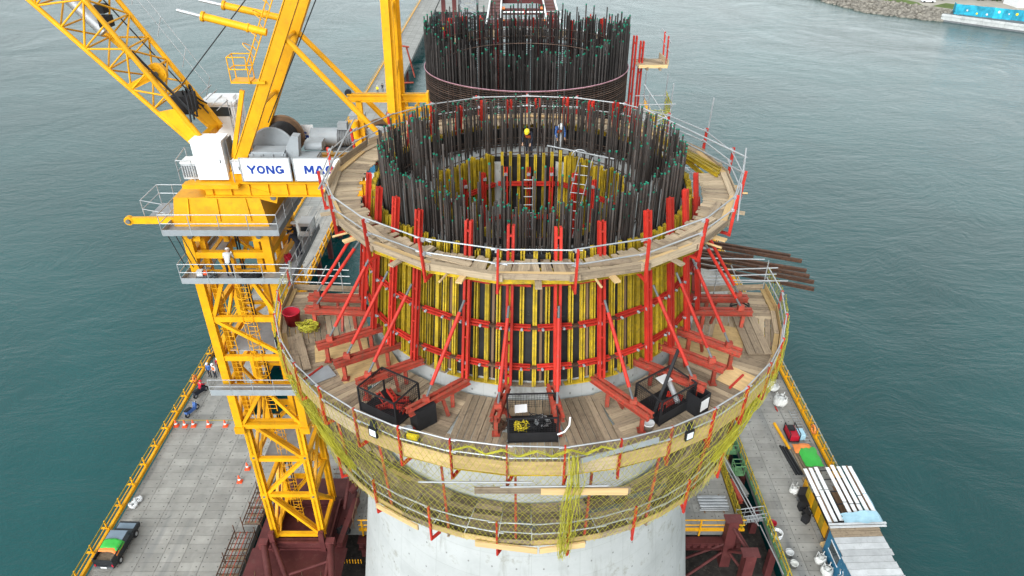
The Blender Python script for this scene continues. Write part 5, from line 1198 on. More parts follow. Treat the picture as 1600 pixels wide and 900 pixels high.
def machine(name, c, d, m='grey', ribs=3):
    o = slab(name, cr, c, d, m); slab('lid', o, (c[0], c[1], c[2]+d[2]/2+.04), (d[0]*.9, d[1]*.9, .08), m); slab('base_rail', o, (c[0], c[1], c[2]-d[2]/2-.05), (d[0]*1.08, d[1]*1.1, .1), 'dgrey')
    for k in range(ribs):
        x = c[0]-d[0]/2+(k+.5)*d[0]/ribs; b = MB(); b.tube((x, c[1]-d[1]/2-.06, c[2]), (x, c[1]-d[1]/2+.01, c[2]), min(d[2], d[0]/ribs)*.36, 16); b.build('bearing_cover', M[m], o)
        bar('rib', o, (x+d[0]/ribs*.42, c[1]-d[1]/2-.02, c[2]-d[2]*.45), (x+d[0]/ribs*.42, c[1]-d[1]/2-.02, c[2]+d[2]*.45), .05, .06, m)
    for k in range(4): slab('bolt_lug', o, (c[0]-d[0]*.4+k*d[0]*.27, c[1]-d[1]/2-.03, c[2]+d[2]/2-.03), (.1,.08,.08), m)
    return o
machine('gearbox', (-12.2, 5.75, 30.45), (1.85, 1.0, 1.0), ribs=3); machine('gearbox', (-10.35, 5.9, 30.25), (1.15, .9, .75), ribs=1)
b = MB(); b.prism([(-11.3,30.25),(-10.75,30.55),(-10.6,31.75),(-10.95,31.8),(-11.3,31.2)], 5.5, 6.0, 'y'); b.build('brake_hood', M['grey'], cr)
b = MB(); b.tube((-10.9,5.6,29.8),(-10.9,5.6,30.3),.16,12); b.build('coupling', M['redp'], cr); slab('coupling_guard', cr, (-10.9,5.35,29.95), (.22,.2,.6), 'redp'); slab('pump', cr, (-10.2,6.9,30.9), (.9,.5,.4), 'grey'); b = MB(); b.tube((-10.6,6.4,30.95),(-9.7,6.4,30.95),.22,16); b.build('brake_motor', M['grey'], cr)
def motor(c, L, r):
    c = Vector(c); b = MB(); b.tube(c-Vector((L/2,0,0)), c+Vector((L*.1,0,0)), r, 24); o = b.build('hoist_motor', M['grey'], cr)
    b = MB(); b.tube(c+Vector((L*.1,0,0)), c+Vector((L/2,0,0)), r*.92, 24); b.build('motor_end', M['dgrey'], o); slab('terminal_box', o, c+Vector((L*.22,0,r+.15)), (.5,.45,.35), 'grey'); slab('foot', o, c+Vector((L*.1,0,-r-.05)), (L*.8,r*1.6,.14), 'dgrey')
    for k in range(6): b = MB(); x = c.x+L*.14+k*L*.055; b.tube((x,c.y,c.z), (x+.03,c.y,c.z), r*1.0, 24); b.build('cooling_fin', M['dgrey'], o)
    return o
motor((-9.5, 8.2, 30.75), 2.4, .5)
cabinet('control_box', (-8.3, 9.0, 31.0), (.75,.6,1.5), 'grey'); slab('oil_tank', cr, (-8.4,5.6,29.9), (1.4,.9,.5), 'cy'); lump('cable', 'x', None, (-8.2,5.5,30.2), (.5,.4,.2), 'black', 12, .035)
lc = bpy.data.objects[[o.name for o in COL.objects if o.name.startswith('cable')][-1]]
del lc['label']; lc.parent = cr; lc.matrix_basis = W[cr.name].inverted() @ W[lc.name]; lc['kind'] = 'stuff'; lc.name = 'cable_heap'
slab('blue_tank', cr, (-7.6,6.2,29.95), (1.2,1,.8), 'bluewall'); slab('white_box', cr, (-8.0,5.2,29.9), (.9,.5,.5), 'white')
wc = cabinet('resistor_house', (-4.8, 8.6, 30.4), (2.0, 1.6, 1.6)); slab('white_plate', cr, (-6.3,5.4,29.7), (2.2,.9,.12), 'white')
# auxiliary davit on the machinery deck
dv = flat('davit_post', cr, (-7.75, 7.2, 29.6), (-7.75, 7.2, 33.1), .28, .28); ibeam('davit_beam', dv, (-8.3,7.2,33.2), (-4.2,7.2,33.2), .28, .42, 'cy'); slab('davit_base', dv, (-8.0,7.0,30.5), (.5,.5,1.5), 'cy'); b = MB(); b.tube((-8.05,6.9,31.2),(-8.05,6.9,32.1),.2,14); b.build('davit_motor', M['cy'], dv)
b = MB(); b.tube((-8.25,7.1,33.45),(-8.25,7.3,33.45),.16,12); b.build('davit_pulley', M['black'], dv); slab('end_stop', dv, (-4.25,7.2,33.2), (.1,.5,.6), 'cy'); rod('hoist_rope', dv, (-6.0,7.2,33), (-6.0,7.2,30), .03, 'rope', 5)
# A-frame
def leg(p, q, w, h, nm='a_frame_leg'): return flat(nm, cr, p, q, w, h)
FN, FFr = ((-14.05,5.4,29.7),(-9.3,5.6,39.2)), ((-14.0,8.5,29.7),(-9.3,8.3,39.2))
for (p, q) in (FN, FFr):
    lg = leg(p, q, .42, .52); d = (Vector(q)-Vector(p)); flat('leg_flange', lg, Vector(p)+Vector((-.27,0,.13)), Vector(q)+Vector((-.27,0,.13)), .5, .05, 'cy', d.cross(Vector((0,1,0))))
    bar('foot_block', lg, Vector(p)-Vector((.3,0,0)), Vector(p)+Vector((.5,0,.0)), .6, .7, 'cy')
    leg((p[0]-.2,p[1],p[2]+.2), (p[0]+1.2,p[1],p[2]+4.4), .16, .2, 'a_frame_stay')
for z, f in ((33.2,.37),(36.2,.68),(38.6,.93)): a = Vector(FN[0]).lerp(Vector(FN[1]), f); c = Vector(FFr[0]).lerp(Vector(FFr[1]), f); rod('a_frame_tie', cr, a, c, .12, 'cy')
for y, x in ((5.7, -5.85), (7.2, -5.75)):
    lg = leg((x-.1, y, 29.6), (x+.15, y, 39.2), .36, .4, 'rear_leg'); flat('leg_web', lg, (x+.16, y+.1, 29.6), (x+.36, y+.1, 39.2), .2, .14)
for k in range(3): flat('rear_brace', cr, (-5.75,5.9,31+k*2.7), (-5.6,7.0,32.4+k*2.7), .14, .14)
rod('a_frame_strut', cr, (-10.5,5.6,36.5), (-6.2,5.6,31.4), .14, 'cy', 12); rod('a_frame_strut', cr, (-10.8,8.4,36.3), (-6.1,8.4,31.0), .14, 'cy', 12)
for y, z0, x0 in ((5.4, 37.72, -15.05), (8.4, 37.62, -15.2)):
    e = Vector((-11.2, y, 36.75)); s0 = Vector((x0, y, z0)); v = e-s0
    bs = rod('backstop', cr, s0+v*.28, e, .17, 'cy', 14); rod('backstop_rod', bs, s0, s0+v*.3, .085, 'galv', 12); rod('collar', bs, s0+v*.27, s0+v*.3, .23, 'cy', 14); rod('collar', bs, s0+v*.78, s0+v*.8, .21, 'cy', 14)
# ladder and small stand on the near leg
ax = (Vector(FN[1])-Vector(FN[0])).normalized(); lad = None
for sg in (0, .45):
    p = Vector(FN[0])+ax*5.2+Vector((-.62-sg*.3, -.1, .5+sg*.6)); q = Vector(FN[0])+ax*10.4+Vector((-.62-sg*.3, -.1, .5+sg*.6))
    o = rod('leg_ladder' if lad is None else 'stile', cr if lad is None else lad, p, q, .03, 'cy'); lad = lad or o
for k in range(14): p = Vector(FN[0])+ax*(5.3+k*.36); rod('rung', lad, p+Vector((-.62,-.1,.5)), p+Vector((-.76,-.1,.77)), .022, 'cy', 5)
for k in range(6): b = MB(); p = Vector(FN[0])+ax*(6.2+k*.8)+Vector((-.7,-.1,.65)); b.path([p+Vector((-.45*math.sin(a*math.pi/8), -.1-.3*math.cos(a*math.pi/8)+.2, .35*math.sin(a*math.pi/8))) for a in range(9)], .022, 5); b.build('safety_hoop', M['cy'], lad)
stp = Vector(FN[0])+ax*5.0+Vector((-.9,-.1,.4)); sd_ = slab('leg_stand', cr, stp, (.9,.8,.08), 'cy'); bar('stand_bracket', sd_, stp+Vector((.3,0,-.05)), stp+Vector((1.1,0,-.05)), .5, .12, 'cy')
for dx in (-.43, .43):
    for dy in (-.36, .36): rod('rail_post', sd_, stp+Vector((dx,dy,0)), stp+Vector((dx,dy,1.15)), .03, 'cy', 6)
for zz in (.6, 1.15): 
    for dy in (-.36, .36): rod('hand_rail', sd_, stp+Vector((-.43,dy,zz)), stp+Vector((.43,dy,zz)), .03, 'cy', 6)
    rod('hand_rail', sd_, stp+Vector((-.43,-.36,zz)), stp+Vector((-.43,.36,zz)), .03, 'cy', 6)
# jib
JB = flat('jib', cr, (-15.75,5.7,31.3), (-15.75,8.1,31.3), .34, .34)
ja, jb = Vector((-15.8,0,31.1)), Vector((-24.2,0,41.0)); jd = (jb-ja).normalized(); jn = Vector((-jd.z,0,jd.x)); jn = -jn if jn.z < 0 else jn
def JP(t, side, top):
    dep = .55+1.35*min(1, t/7.5); y = (5.7 if side == 0 else 8.1); return ja+jd*t+Vector((0,y,0))+jn*(dep if top else 0)
ts = [0, 7.5, 13.0]
for side in (0, 1):
    for top in (0, 1):
        for i in range(2): rod('chord', JB, JP(ts[i], side, top), JP(ts[i+1], side, top), .115 if not top else .125, 'cy', 10)
    b = MB(); b.add([JP(-.1,side,0)+Vector((0,-.06,0)), JP(-.1,side,1)+Vector((0,-.06,0)), JP(1.9,side,1)+Vector((0,-.06,0)), JP(2.4,side,0)+Vector((0,-.06,0)), JP(-.1,side,0)+Vector((0,.06,0)), JP(-.1,side,1)+Vector((0,.06,0)), JP(1.9,side,1)+Vector((0,.06,0)), JP(2.4,side,0)+Vector((0,.06,0))], [(0,1,2,3),(7,6,5,4),(0,4,5,1),(1,5,6,2),(2,6,7,3),(3,7,4,0)]); b.build('heel_plate', M['cy'], JB)
t_ = 2.6; k = 0; pit = 1.25
while t_ < 12.6:
    for side in (0, 1):
        a, c = (0, 1) if k % 2 else (1, 0); rod('lacing', JB, JP(t_, side, a), JP(t_+pit, side, c), .05, 'cy', 6); rod('lacing', JB, JP(t_, side, 0), JP(t_, side, 1), .045, 'cy', 6)
    for top in (0, 1): s_ = k % 2; rod('lacing', JB, JP(t_, s_, top), JP(t_+pit, 1-s_, top), .05, 'cy', 6); rod('lacing', JB, JP(t_, 0, top), JP(t_, 1, top), .045, 'cy', 6)
    t_ += pit; k += 1
def jmid(t, u, y=6.9): return ja+jd*t+jn*u+Vector((0,y,0))
rod('luffing_tube', JB, jmid(6.4,.75), jmid(13,.95), .33, 'galv', 20); rod('tube_band', JB, jmid(8.4,.81), jmid(8.55,.815), .36, 'galv', 20); slab('valve_block', JB, jmid(6.6,1.35,6.6), (.5,.5,.5), 'black'); slab('valve_block', JB, jmid(7.2,1.3,7.3), (.4,.5,.4), 'black')
for t2, u in ((8.9,1.1),(3.6,1.15)):
    c = jmid(t2, u, 6.5); b = MB(); b.tube(c-Vector((0,.12,0)), c+Vector((0,.12,0)), .5, 24); pu = b.build('pulley', M['cy'], JB); b = MB(); b.tube(c-Vector((0,.18,0)), c+Vector((0,.18,0)), .13, 12); b.build('hub', M['dgrey'], pu)
    for k in range(6): a = k*math.pi/3; b = MB(); p = c+Vector((.33*math.cos(a),-.13,.33*math.sin(a))); b.tube(p, p+Vector((0,-.02,0)), .09, 8); b.build('pulley_hole', M['cy'], pu)
    flat('pulley_mount', JB, JP(t2+.4,0,0), jmid(t2, u, 6.2), .2, .3)
for (t0, u0, t1, u1, y) in ((1.0,1.5,12.5,2.05,6.0),(1.2,1.35,12.5,1.95,6.1),(.8,.9,12.6,1.95,7.9),(7.6,1.9,12.6,2.3,6.9)): rod('rope', JB, jmid(t0,u0*.75,y), jmid(t1,u1,y), .035, 'rope', 5)
slab('winch_motor', JB, jmid(1.9,.75,6.9), (.9,1.0,.9), 'black')
for s_ in range(3): b = MB(); b.path([jmid(1.0+1.3*math.sin(a*.3), .9+.95*math.sin(a*.3)*math.cos(a*.2)+.1*s_, 5.6+.25*s_+.18*a) for a in range(11)], .045, 6); b.build('hydraulic_hose', M['black'], JB)
for k in range(4): b = MB(); b.path([jmid(.6+k*.35, 1.5+.5*math.sin(a*math.pi/8), 7.2+1.2*a/8) for a in range(9)], .025, 5); b.build('cage_hoop', M['galv'], JB)
# thin walkway rail along the jib's far side
pr_ = None
for k in range(5):
    p = JP(1.5+k*1.7, 1, 1)+Vector((.25,.2,.15)); q = p+Vector((.35,.1,.95)); rod('jib_rail_post', JB, p, q, .02, 'galv', 5)
    if pr_ is not None: rod('jib_rail', JB, pr_, q, .02, 'galv', 5); rod('jib_rail', JB, (pr_+pp)/2, (p+q)/2, .018, 'galv', 5)
    pr_, pp = q, p
# operator cab behind the jib heel
oc = slab('operator_cab', cr, (-15.7,9.7,31.3), (1.7,1.5,2.0), 'white'); slab('cab_roof', oc, (-15.7,9.7,32.36), (1.9,1.7,.12), 'white'); slab('cab_window', oc, (-16.56,9.7,31.7), (.02,1.2,.9), 'glass'); slab('cab_window', oc, (-15.7,8.94,31.9), (1.3,.02,.5), 'glass'); slab('roof_unit', oc, (-15.3,9.6,32.5), (.7,.6,.2), 'white')
for k in range(4): b = MB(); b.path([(-14.75+.35*math.cos(a*math.pi/6), 8.85+.35*math.sin(a*math.pi/6), 30.6+k*.55) for a in range(12)], .022, 5, closed=True); b.build('cage_hoop', M['galv'], cr)
for a in range(0, 12, 3): c = (-14.75+.35*math.cos(a*math.pi/6), 8.85+.35*math.sin(a*math.pi/6)); rod('hoop_strap', cr, c+(29.6,), c+(32.6,), .02, 'galv', 5)
rod('hoist_rope', cr, (-16.4,6.9,33.9), (-11.6,6.9,38.7), .03, 'rope', 6); rod('hoist_rope', cr, (-12.55,7.2,31.9), (-8.9,7.2,38.4), .03, 'rope', 6)
# ------------------------------------------------------------------ maroon crane base
mb_ = thing('crane_base', 'maroon steel base platform carrying the yellow crane mast', 'base', (-15.2, 6, 1))
for k, (y0, y1) in enumerate(((-2,1.2),(1.23,5.0),(5.03,8.6),(8.63,11.6))): slab('floor_plate', mb_, (-15.3,(y0+y1)/2,1.0), (7.2-.35*k,y1-y0,.08), 'maroon')
for y in (5.0, 8.9): ibeam('ring_beam', mb_, (-17.6,y,1.45), (-12.9,y,1.45), .4, .85, 'maroon')
for x in (-17.3,-13.2): ibeam('ring_beam', mb_, (x,5.2,1.5), (x,8.7,1.5), .4, .8, 'maroon')
for x in (-17.0,-13.5): bar('corner_post', mb_, (x,4.8,1.1), (x,4.8,3.0), .35, .3, 'maroon')
for p, q, r_ in (((-17.6,4.6,2.0),(-14.8,-2,2.2),.24), ((-16.9,4.6,2.0),(-13,-2,1.6),.17), ((-12.9,4.7,2.0),(-11.2,-2,2),.24), ((-12.9,5.0,1.9),(-12.3,-2,1.7),.16), ((-15.2,2.2,1.9),(-12.4,3.4,1.9),.1),
                 ((-12.4,9.2,2.2),(-8.7,13.5,4.6),.34), ((-11.9,10.6,3.8),(-8.6,15.4,6.6),.3), ((-12.2,9.2,2.0),(-8.8,15,5.8),.14), ((-12.7,8.2,1.4),(-12.2,11,4.4),.14), ((-10.6,12.3,4.4),(-8.8,13.2,4.2),.12)):
    rod('tube_brace', mb_, p, q, r_, 'maroon', 14)
for p in ((-17.6,4.6,2.0),(-12.9,4.7,2.0),(-10.9,10.9,3.2)): slab('tube_joint', mb_, p, (.6,.5,.6), 'maroon')
rod('pipe_collar', mb_, (-10.75,11.15,3.25), (-10.5,11.45,3.45), .5, 'maroon', 14)
bar('side_beam', mb_, (-12.4,5,1.35), (-11.9,9,1.5), .4, .5, 'maroon'); bar('floor_rib', mb_, (-12.6,7.6,1.2), (-11.9,7.3,1.2), .12, .2, 'maroon')
for k in range(5):
    y = 6.8+k*1.2; rod('rail_post', mb_, (-11.75+.0*k,y,1), (-11.75,y,2.1), .03, 'brown', 6)
for z in (1.55, 2.1): rod('hand_rail', mb_, (-11.75,6.8,z), (-11.75,11.6,z), .03, 'brown', 6); rod('hand_rail', mb_, (-14.2,11.6,z), (-11.75,11.6,z), .03, 'brown', 6)
for x in (-17.6,-16.5,-14.4,-13.1): bar('stub', mb_, (x,2.2,1), (x+.1,2.2,2.2), .05, .08, 'dbrown')
for x in (-18.2,-12.5): 
    for y in (0, 10): bar('support_leg', mb_, (x,y,-3.4), (x,y,.95), .7, .7, 'maroon')
lump('cable_coil', 'black cable coil on the maroon base platform right of the mast', 'cable', (-12.35,6.2,1.25), (.55,.5,.35), 'black', 22, .05)
for k in range(9): bar('truss', mb_, (-12.4+k*.2,4.2,.4), (-12.4+k*.2,4.2,.8), .05, .05, 'cy')
# stepped scaffold racks in front of the base
for i, (x0, x1, y0, y1, z, lab) in enumerate(((-20.1,-18.75,7.0,10.6,1.2,'rusty tube rack beside the upper edge of the maroon base'), (-20.6,-19.1,2.0,6.6,.9,'rusty tube rack at the bottom edge beside the maroon base'))):
    t = thing('tube_rack', lab, 'rack', ((x0+x1)/2, (y0+y1)/2, 0))
    for x in (x0, x1):
        for y in (y0, (y0+y1)/2, y1): rod('upright', t, (x,y,0), (x,y,z+ranf(.3,1.1)), .04, 'dbrown', 6)
        rod('side_tube', t, (x,y0,z), (x,y1,z), .05, 'dbrown', 6)
    for k in range(5): rod('long_tube', t, (x0+.2+k*.25,y0+.1,z+.04), (x0+.25+k*.25,y1-.1,z+.04), .035, 'rdull' if k % 2 else 'dbrown', 6)
    k = y0
    while k < y1: rod('cross_tube', t, (x0,k,z-.04), (x1,k,z-.04), .035, 'dbrown', 6); k += .5
    for k in range(5): bar('board', t, (x0+.1,y0+.3+k*.7,z-.2), (x1-.1,y0+.3+k*.7,z-.2), .25, .05, 'woodd')
# yellow sloping footbridge edge between left deck and pier
t = thing('yellow_gangway', 'yellow steel gangway edge beam running along the left deck over dark water', 'gangway', (-24.2, 50, 0))
chan('edge_beam', t, (-24.3,38,.25), (-24.3,66,.25), .5, .7, 'cy')
for k in range(14): rod('rail_post', t, (-24.1,39+k*2,.4), (-24.1,39+k*2,1.5), .06, 'galv', 6); slab('bolt_plate', t, (-24.02,39+k*2,.25), (.06,.5,.4), 'dgrey')
rod('hand_rail', t, (-24.1,38,1.5), (-24.1,66,1.5), .06, 'galv', 6)
# ================================================================== DECK VEHICLES, PEOPLE AND STORES
def pickup(label, loc, rz):
    t = thing('pickup_truck', label, 'truck', (0,0,0))
    b = MB()        # lower body: bonnet and sills, local +Y is forward
    b.prism([(-2.45,.42),(2.35,.42),(2.45,.62),(2.42,.86),(1.35,.98),(.55,1.0),(-2.45,1.0)], -.86, .86, 'x'); bo = b.build('body', M['carb'], t)
    b = MB(); vs = []
    for (x, y, z) in ((.84,1.32,.98),(.84,-.42,.98),(.74,.72,1.5),(.74,-.3,1.5)): vs += [(x,y,z),(-x,y,z)]
    b.add(vs, [(0,1,5,4),(2,6,7,3),(0,4,6,2),(1,3,7,5),(4,5,7,6)]); b.build('cab', M['glass'], t)
    b = MB(); b.box((0,.22,1.52), (1.5,1.08,.06)); b.build('roof', M['bwin'], t); b = MB(); b.box((0,1.75,.945), (1.5,.75,.04)); b.build('bonnet', M['bwin'], t)
    for sx in (-1, 1):
        for y in (1.45, -1.5):
            b = MB(); b.tube((sx*.68,y,.34), (sx*.9,y,.34), .34, 18); w = b.build('wheel', M['black'], t); b = MB(); b.tube((sx*.895,y,.34), (sx*.91,y,.34), .19, 12); b.build('rim', M['galv'], w)
        b = MB(); b.box((sx*.62,2.44,.72), (.3,.04,.14)); b.build('headlight', M['lens'], t)
        b = MB(); b.box((sx*.74,-2.46,.75), (.14,.03,.26)); b.build('tail_light', M['redp'], t)
        b = MB(); b.box((sx*.96,.85,1.08), (.16,.08,.14)); b.build('wing_mirror', M['carb'], t)
        b = MB(); b.box((sx*.82,-1.45,1.2), (.08,2.02,.42)); b.build('bed_side', M['carb'], t)
        for y in (-2.4, -1.2): b = MB(); b.tube((sx*.8,y,1.3), (sx*.8,y,1.62), .03, 6); b.build('stake', M['dgrey'], t)
    b = MB(); b.box((0,-2.44,1.2), (1.72,.07,.42)); b.build('tailgate', M['carb'], t); b = MB(); b.box((0,-1.45,1.03), (1.56,1.95,.05)); b.build('bed_floor', M['woodd'], t)
    b = MB(); b.box((0,-2.5,.52), (1.6,.12,.18)); b.build('bumper', M['dgrey'], t); b = MB(); b.box((0,-2.57,.6), (.5,.02,.16)); b.build('number_plate', M['white'], t)
    def cloth(name, m, y0, y1, zb):
        b = MB(); nx, ny = 9, 6; g = []
        for j in range(ny+1):
            for i in range(nx+1):
                u = i/nx*2-1; z = zb+.16*math.cos(u*1.5)+ranf(-.035,.035)-(.25 if abs(u) > .95 else 0); g.append((u*.93, y0+(y1-y0)*j/ny+ranf(-.05,.05)-(.12*u if j == 0 else 0), z-(.06 if j == 0 else 0)))
        b.add(g, [(j*(nx+1)+i, j*(nx+1)+i+1, (j+1)*(nx+1)+i+1, (j+1)*(nx+1)+i) for j in range(ny) for i in range(nx)], 0, True); o = b.build(name, M[m], t); mo = o.modifiers.new('thickness', 'SOLIDIFY'); mo.thickness = .02
    cloth('orange_tarp', 'orange', -1.62, -.4, 1.46); cloth('green_tarp', 'green', -1.3, -.28, 1.50)
    t.location = loc; t.rotation_euler = (0,0,R(rz)); t.scale = (.84,.78,.84); return t
pickup('black pickup truck with green and orange tarpaulin parked at the left deck railing', (-28.95,5.75,0), -2)
def scooter(label, loc, rz, m, group='scooters parked on the left trestle'):
    t = thing('motor_scooter', label, 'scooter', (0,0,0), group)
    for y in (.62, -.6): b = MB(); b.tube((-.06,y,.26), (.06,y,.26), .26, 16); w = b.build('wheel', M['black'], t); b = MB(); b.tube((-.07,y,.26), (.07,y,.26), .13, 10); b.build('rim', M['galv'], w)
    b = MB(); b.prism([(-.75,.45),(-.35,.3),(.25,.25),(.42,.3),(.6,.75),(.5,.95),(.4,.9),(.3,.42),(.0,.4),(-.1,.66),(-.7,.72)], -.15, .15, 'x'); b.build('body', M[m], t)
    b = MB(); b.prism([(-.75,.72),(-.05,.68),(-.02,.76),(-.4,.82),(-.78,.84)], -.14, .14, 'x'); b.build('seat', M['black'], t)
    b = MB(); b.tube((0,.62,.26), (0,.45,1.0), .035, 6); b.tube((-.32,.38,1.04), (.32,.38,1.04), .022, 6); b.build('handlebar', M['dgrey'], t)
    b = MB(); b.box((0,.56,.85), (.2,.08,.16)); b.build('headlight', M['lens'], t)
    for sx in (-.3, .3): b = MB(); b.tube((sx,.38,1.04), (sx*1.2,.34,1.2), .012, 4); b.box((sx*1.25,.33,1.24), (.12,.03,.08)); b.build('mirror', M['black'], t)
    t.location = loc; t.rotation_euler = (0,0,R(rz)); return t
scooter('blue scooter parked alone beside the row of orange cones', (-29.2,20.4,0), -20, 'cblue'); scooter('dark blue scooter ridden by a person in pink beside the railing', (-29.4,23.0,0), -25, 'navy')
person('rider in a pink top sitting on the dark blue scooter', (-29.3,22.9,.05), R(-25), 'sit', 'redp', 'navy', 'redp')
t = thing('bicycle', 'black bicycle leaning near the left railing behind the two workers', 'bicycle', (0,0,0))
for y in (.52, -.52): b = MB(); b.path([(0, y+.33*math.cos(a*math.pi/10), .34+.33*math.sin(a*math.pi/10)) for a in range(20)], .025, 5, closed=True); b.build('wheel', M['black'], t)
b = MB()
for p, q in (((0,-.52,.34),(0,-.1,.32)), ((0,-.1,.32),(0,.38,.8)), ((0,-.1,.32),(0,-.22,.85)), ((0,-.2,.78),(0,.36,.84)), ((0,-.52,.34),(0,-.2,.78)), ((0,.52,.34),(0,.36,.95))): b.tube(p, q, .022, 6)
b.build('frame', M['navy'], t); b = MB(); b.box((0,-.25,.9), (.16,.28,.07)); b.build('saddle', M['black'], t); b = MB(); b.tube((-.28,.34,1.0), (.28,.34,1.0), .018, 6); b.build('handlebar', M['dgrey'], t)
t.location = (-30.0,28.2,0); t.rotation_euler = (R(6),0,R(-18))
t = scooter('black scooter parked farthest up the left railing', (-29.7,29.3,0), -25, 'carb')
person('worker in a white helmet and blue shirt left of the orange vest', (-29.45,25.6,0), R(160), 'stand', 'cblue', 'navy', 'cwhite')
person('worker in an orange vest and white helmet standing on the left trestle', (-28.9,25.5,0), R(150), 'stand', 'cwhite', 'navy', 'white', 'cor')
person('worker in a red and white top standing just behind the orange vest', (-28.75,26.4,0), R(200), 'stand', 'redp', 'navy', 'white')
person('worker in a pale green vest far up the left trestle by the railing', (-28.0,118,0), R(170), 'stand', 'cyel', 'navy', 'cwhite', 'cyel')
person('worker in dark clothes far up the left trestle walking beside the railing', (-27.2,119.5,0), R(170), 'stand', 'navy', 'navy', 'black')
person('worker in a white helmet and black harness bent over on the lower crane walkway', (-15.1,4.35,24.33), R(10), 'bend', 'cwhite', 'navy', 'white')
person('worker in black bending over the right side walkway of the crane', (-11.95,6.6,24.33), R(60), 'bend', 'navy', 'navy', 'black')
person('second worker in black reaching on the right side crane walkway', (-12.3,7.5,24.33), R(100), 'reach', 'navy', 'navy', 'white')
person('worker in black with a yellow stripe climbing inside the yellow crane cage', (-13.6,6.6,18.75), R(-20), 'reach', 'navy', 'navy', 'cyel', 'cyel')
person('worker in an orange vest and yellow helmet among the near rebars', (.85,5.0,31.02), R(165), 'bend', 'navy', 'navy', 'cyel', 'cor')
person('worker in blue with an orange vest bending behind the rear rebars', (2.3,5.75,31.02), R(190), 'bend', 'cblue', 'cwhite', 'cwhite', 'cor')
person('worker in a yellow helmet inside the far rebar cage at its left', (-5.0,24.6,31.2), R(60), 'stand', 'redp', 'navy', 'cyel')
def cone(label, loc):
    t = thing('traffic_cone', label, 'traffic cone', loc, 'orange cones on the left trestle'); l_ = Vector(loc)
    slab('base', t, l_+Vector((0,0,.03)), (.42,.42,.06), 'cone'); b = MB(); b.lathe([(.17,.06),(.14,.2),(.04,.72),(.001,.73)], loc, 14); b.build('body', M['cone'], t); b = MB(); b.lathe([(.132,.26),(.108,.40)], loc, 14); b.build('band', M['white'], t)
for x, y, lab in ((-30.0,18.7,'orange cone against the left railing, leftmost of the row'),(-29.2,18.65,'orange cone second from the left railing, near the blue scooter'),(-28.45,18.7,'third orange cone of the row from the railing'),(-27.1,18.7,'fourth orange cone of the row, with gaps on both sides'),(-25.6,18.7,'fifth orange cone of the row, nearest the crane mast'),(-22.2,12.2,'orange cone behind the rusty rack near the crane foot'),(-22.0,13.6,'orange cone just behind the one at the rusty rack')): cone(lab, (x,y,0))
bar_ = tag(rod('barrier_tape', None, (-30,18.75,.66), (-24.6,18.75,.66), .03, 'fy', 5), 'striped barrier tape strung along the orange cones', 'tape')
# white rags by the left railing
for k, (x, y) in enumerate(((-29.6,10.2),(-29.75,9.7))): lump('sack_cloth', ['crumpled white sheet by the left railing, farther one','crumpled white sheet by the left railing, nearer the truck'][k], 'sheet', (x,y,.03), (.35,.35,.25), 'cwhite', 20, .05)
t = thing('life_ring', 'orange life ring hanging on the left railing', 'life ring', (-30.3,24,.8)); b = MB(); b.path([(-30.28, 24.2+.36*math.cos(a*math.pi/9), .85+.36*math.sin(a*math.pi/9)) for a in range(18)], .09, 7, closed=True); b.build('ring', M['orange'], t)
t = thing('life_ring', 'orange life ring hanging on the right netted railing', 'life ring', (26.3,17.4,.8)); b = MB(); b.path([(26.3, 17.4+.36*math.cos(a*math.pi/9), .85+.36*math.sin(a*math.pi/9)) for a in range(18)], .09, 7, closed=True); b.build('ring', M['orange'], t)

# ------------------------------------------------------------------ right trestle stores and sheds
t = thing('slat_shed', 'open sided shed with a gappy roof of white boards and yellow slatted wall', 'shed', (24.8, 8.8, 0))
for x, z in ((23.3,2.25),(26.3,2.6)):
    for y in (6.3, 8.7, 11.1): bar('post', t, (x,y,0), (x,y,z), .1, .1, 'brown')
    bar('roof_beam', t, (x,6.1,z+.05), (x,11.4,z+.05), .1, .12, 'brown')
for k in range(9):
    x = 23.1+k*.42; z = 2.36+.117*(x-23.1); off = ranf(-.15,.15)
    if k == 3: continue
    y0, y1 = 6.2+off, 11.4+off; cut = ranf(7.5,9.8)
    bar('roof_board', t, (x,y0,z), (x,cut-.05,z), .28, .04, 'white'); bar('roof_board', t, (x+ranf(-.03,.03),cut+.05,z), (x,y1,z), .28, .04, 'white')
for y in (6.6,7.8,9.0,10.2,11.1): bar('purlin', t, (23,y,2.28), (26.4,y,2.66), .07, .06, 'black')
for k in range(7): bar('wall_slat', t, (23.22,6.4+k*.68,.95), (23.22,7.02+k*.68,.95), .05, 1.2, 'fy' if k % 2 else 'cy')
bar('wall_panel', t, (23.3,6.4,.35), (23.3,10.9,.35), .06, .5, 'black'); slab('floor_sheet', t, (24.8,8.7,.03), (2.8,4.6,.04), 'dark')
for k in range(4): bar('shelf_board', t, (25.6,6.6,.5+.5*k), (25.6,10.8,.5+.5*k), .5, .05, 'brown')
b = MB(); g = []
for j in range(5):
    for i in range(9): g.append((26.35+.16*j+ranf(-.05,.05)-.02*j*i*.2, 6.2+i*.62+ranf(-.08,.08), 2.72-.09*j+ranf(-.06,.06)))
b.add(g, [(j*9+i, j*9+i+1, (j+1)*9+i+1, (j+1)*9+i) for j in range(4) for i in range(8)], 0, True); b.build('side_sheet', M['lblue'], t)
b = MB(); g = []
for j in range(6):
    for i in range(8): g.append((24.0+i*.36+ranf(-.08,.08), 5.75+j*.2+ranf(-.07,.07), 2.62+.1*i*.4+ranf(0,.12)))
b.add(g, [(j*8+i, j*8+i+1, (j+1)*8+i+1, (j+1)*8+i) for j in range(5) for i in range(7)], 0, True); b.build('blue_tarp', M['lblue'], t)
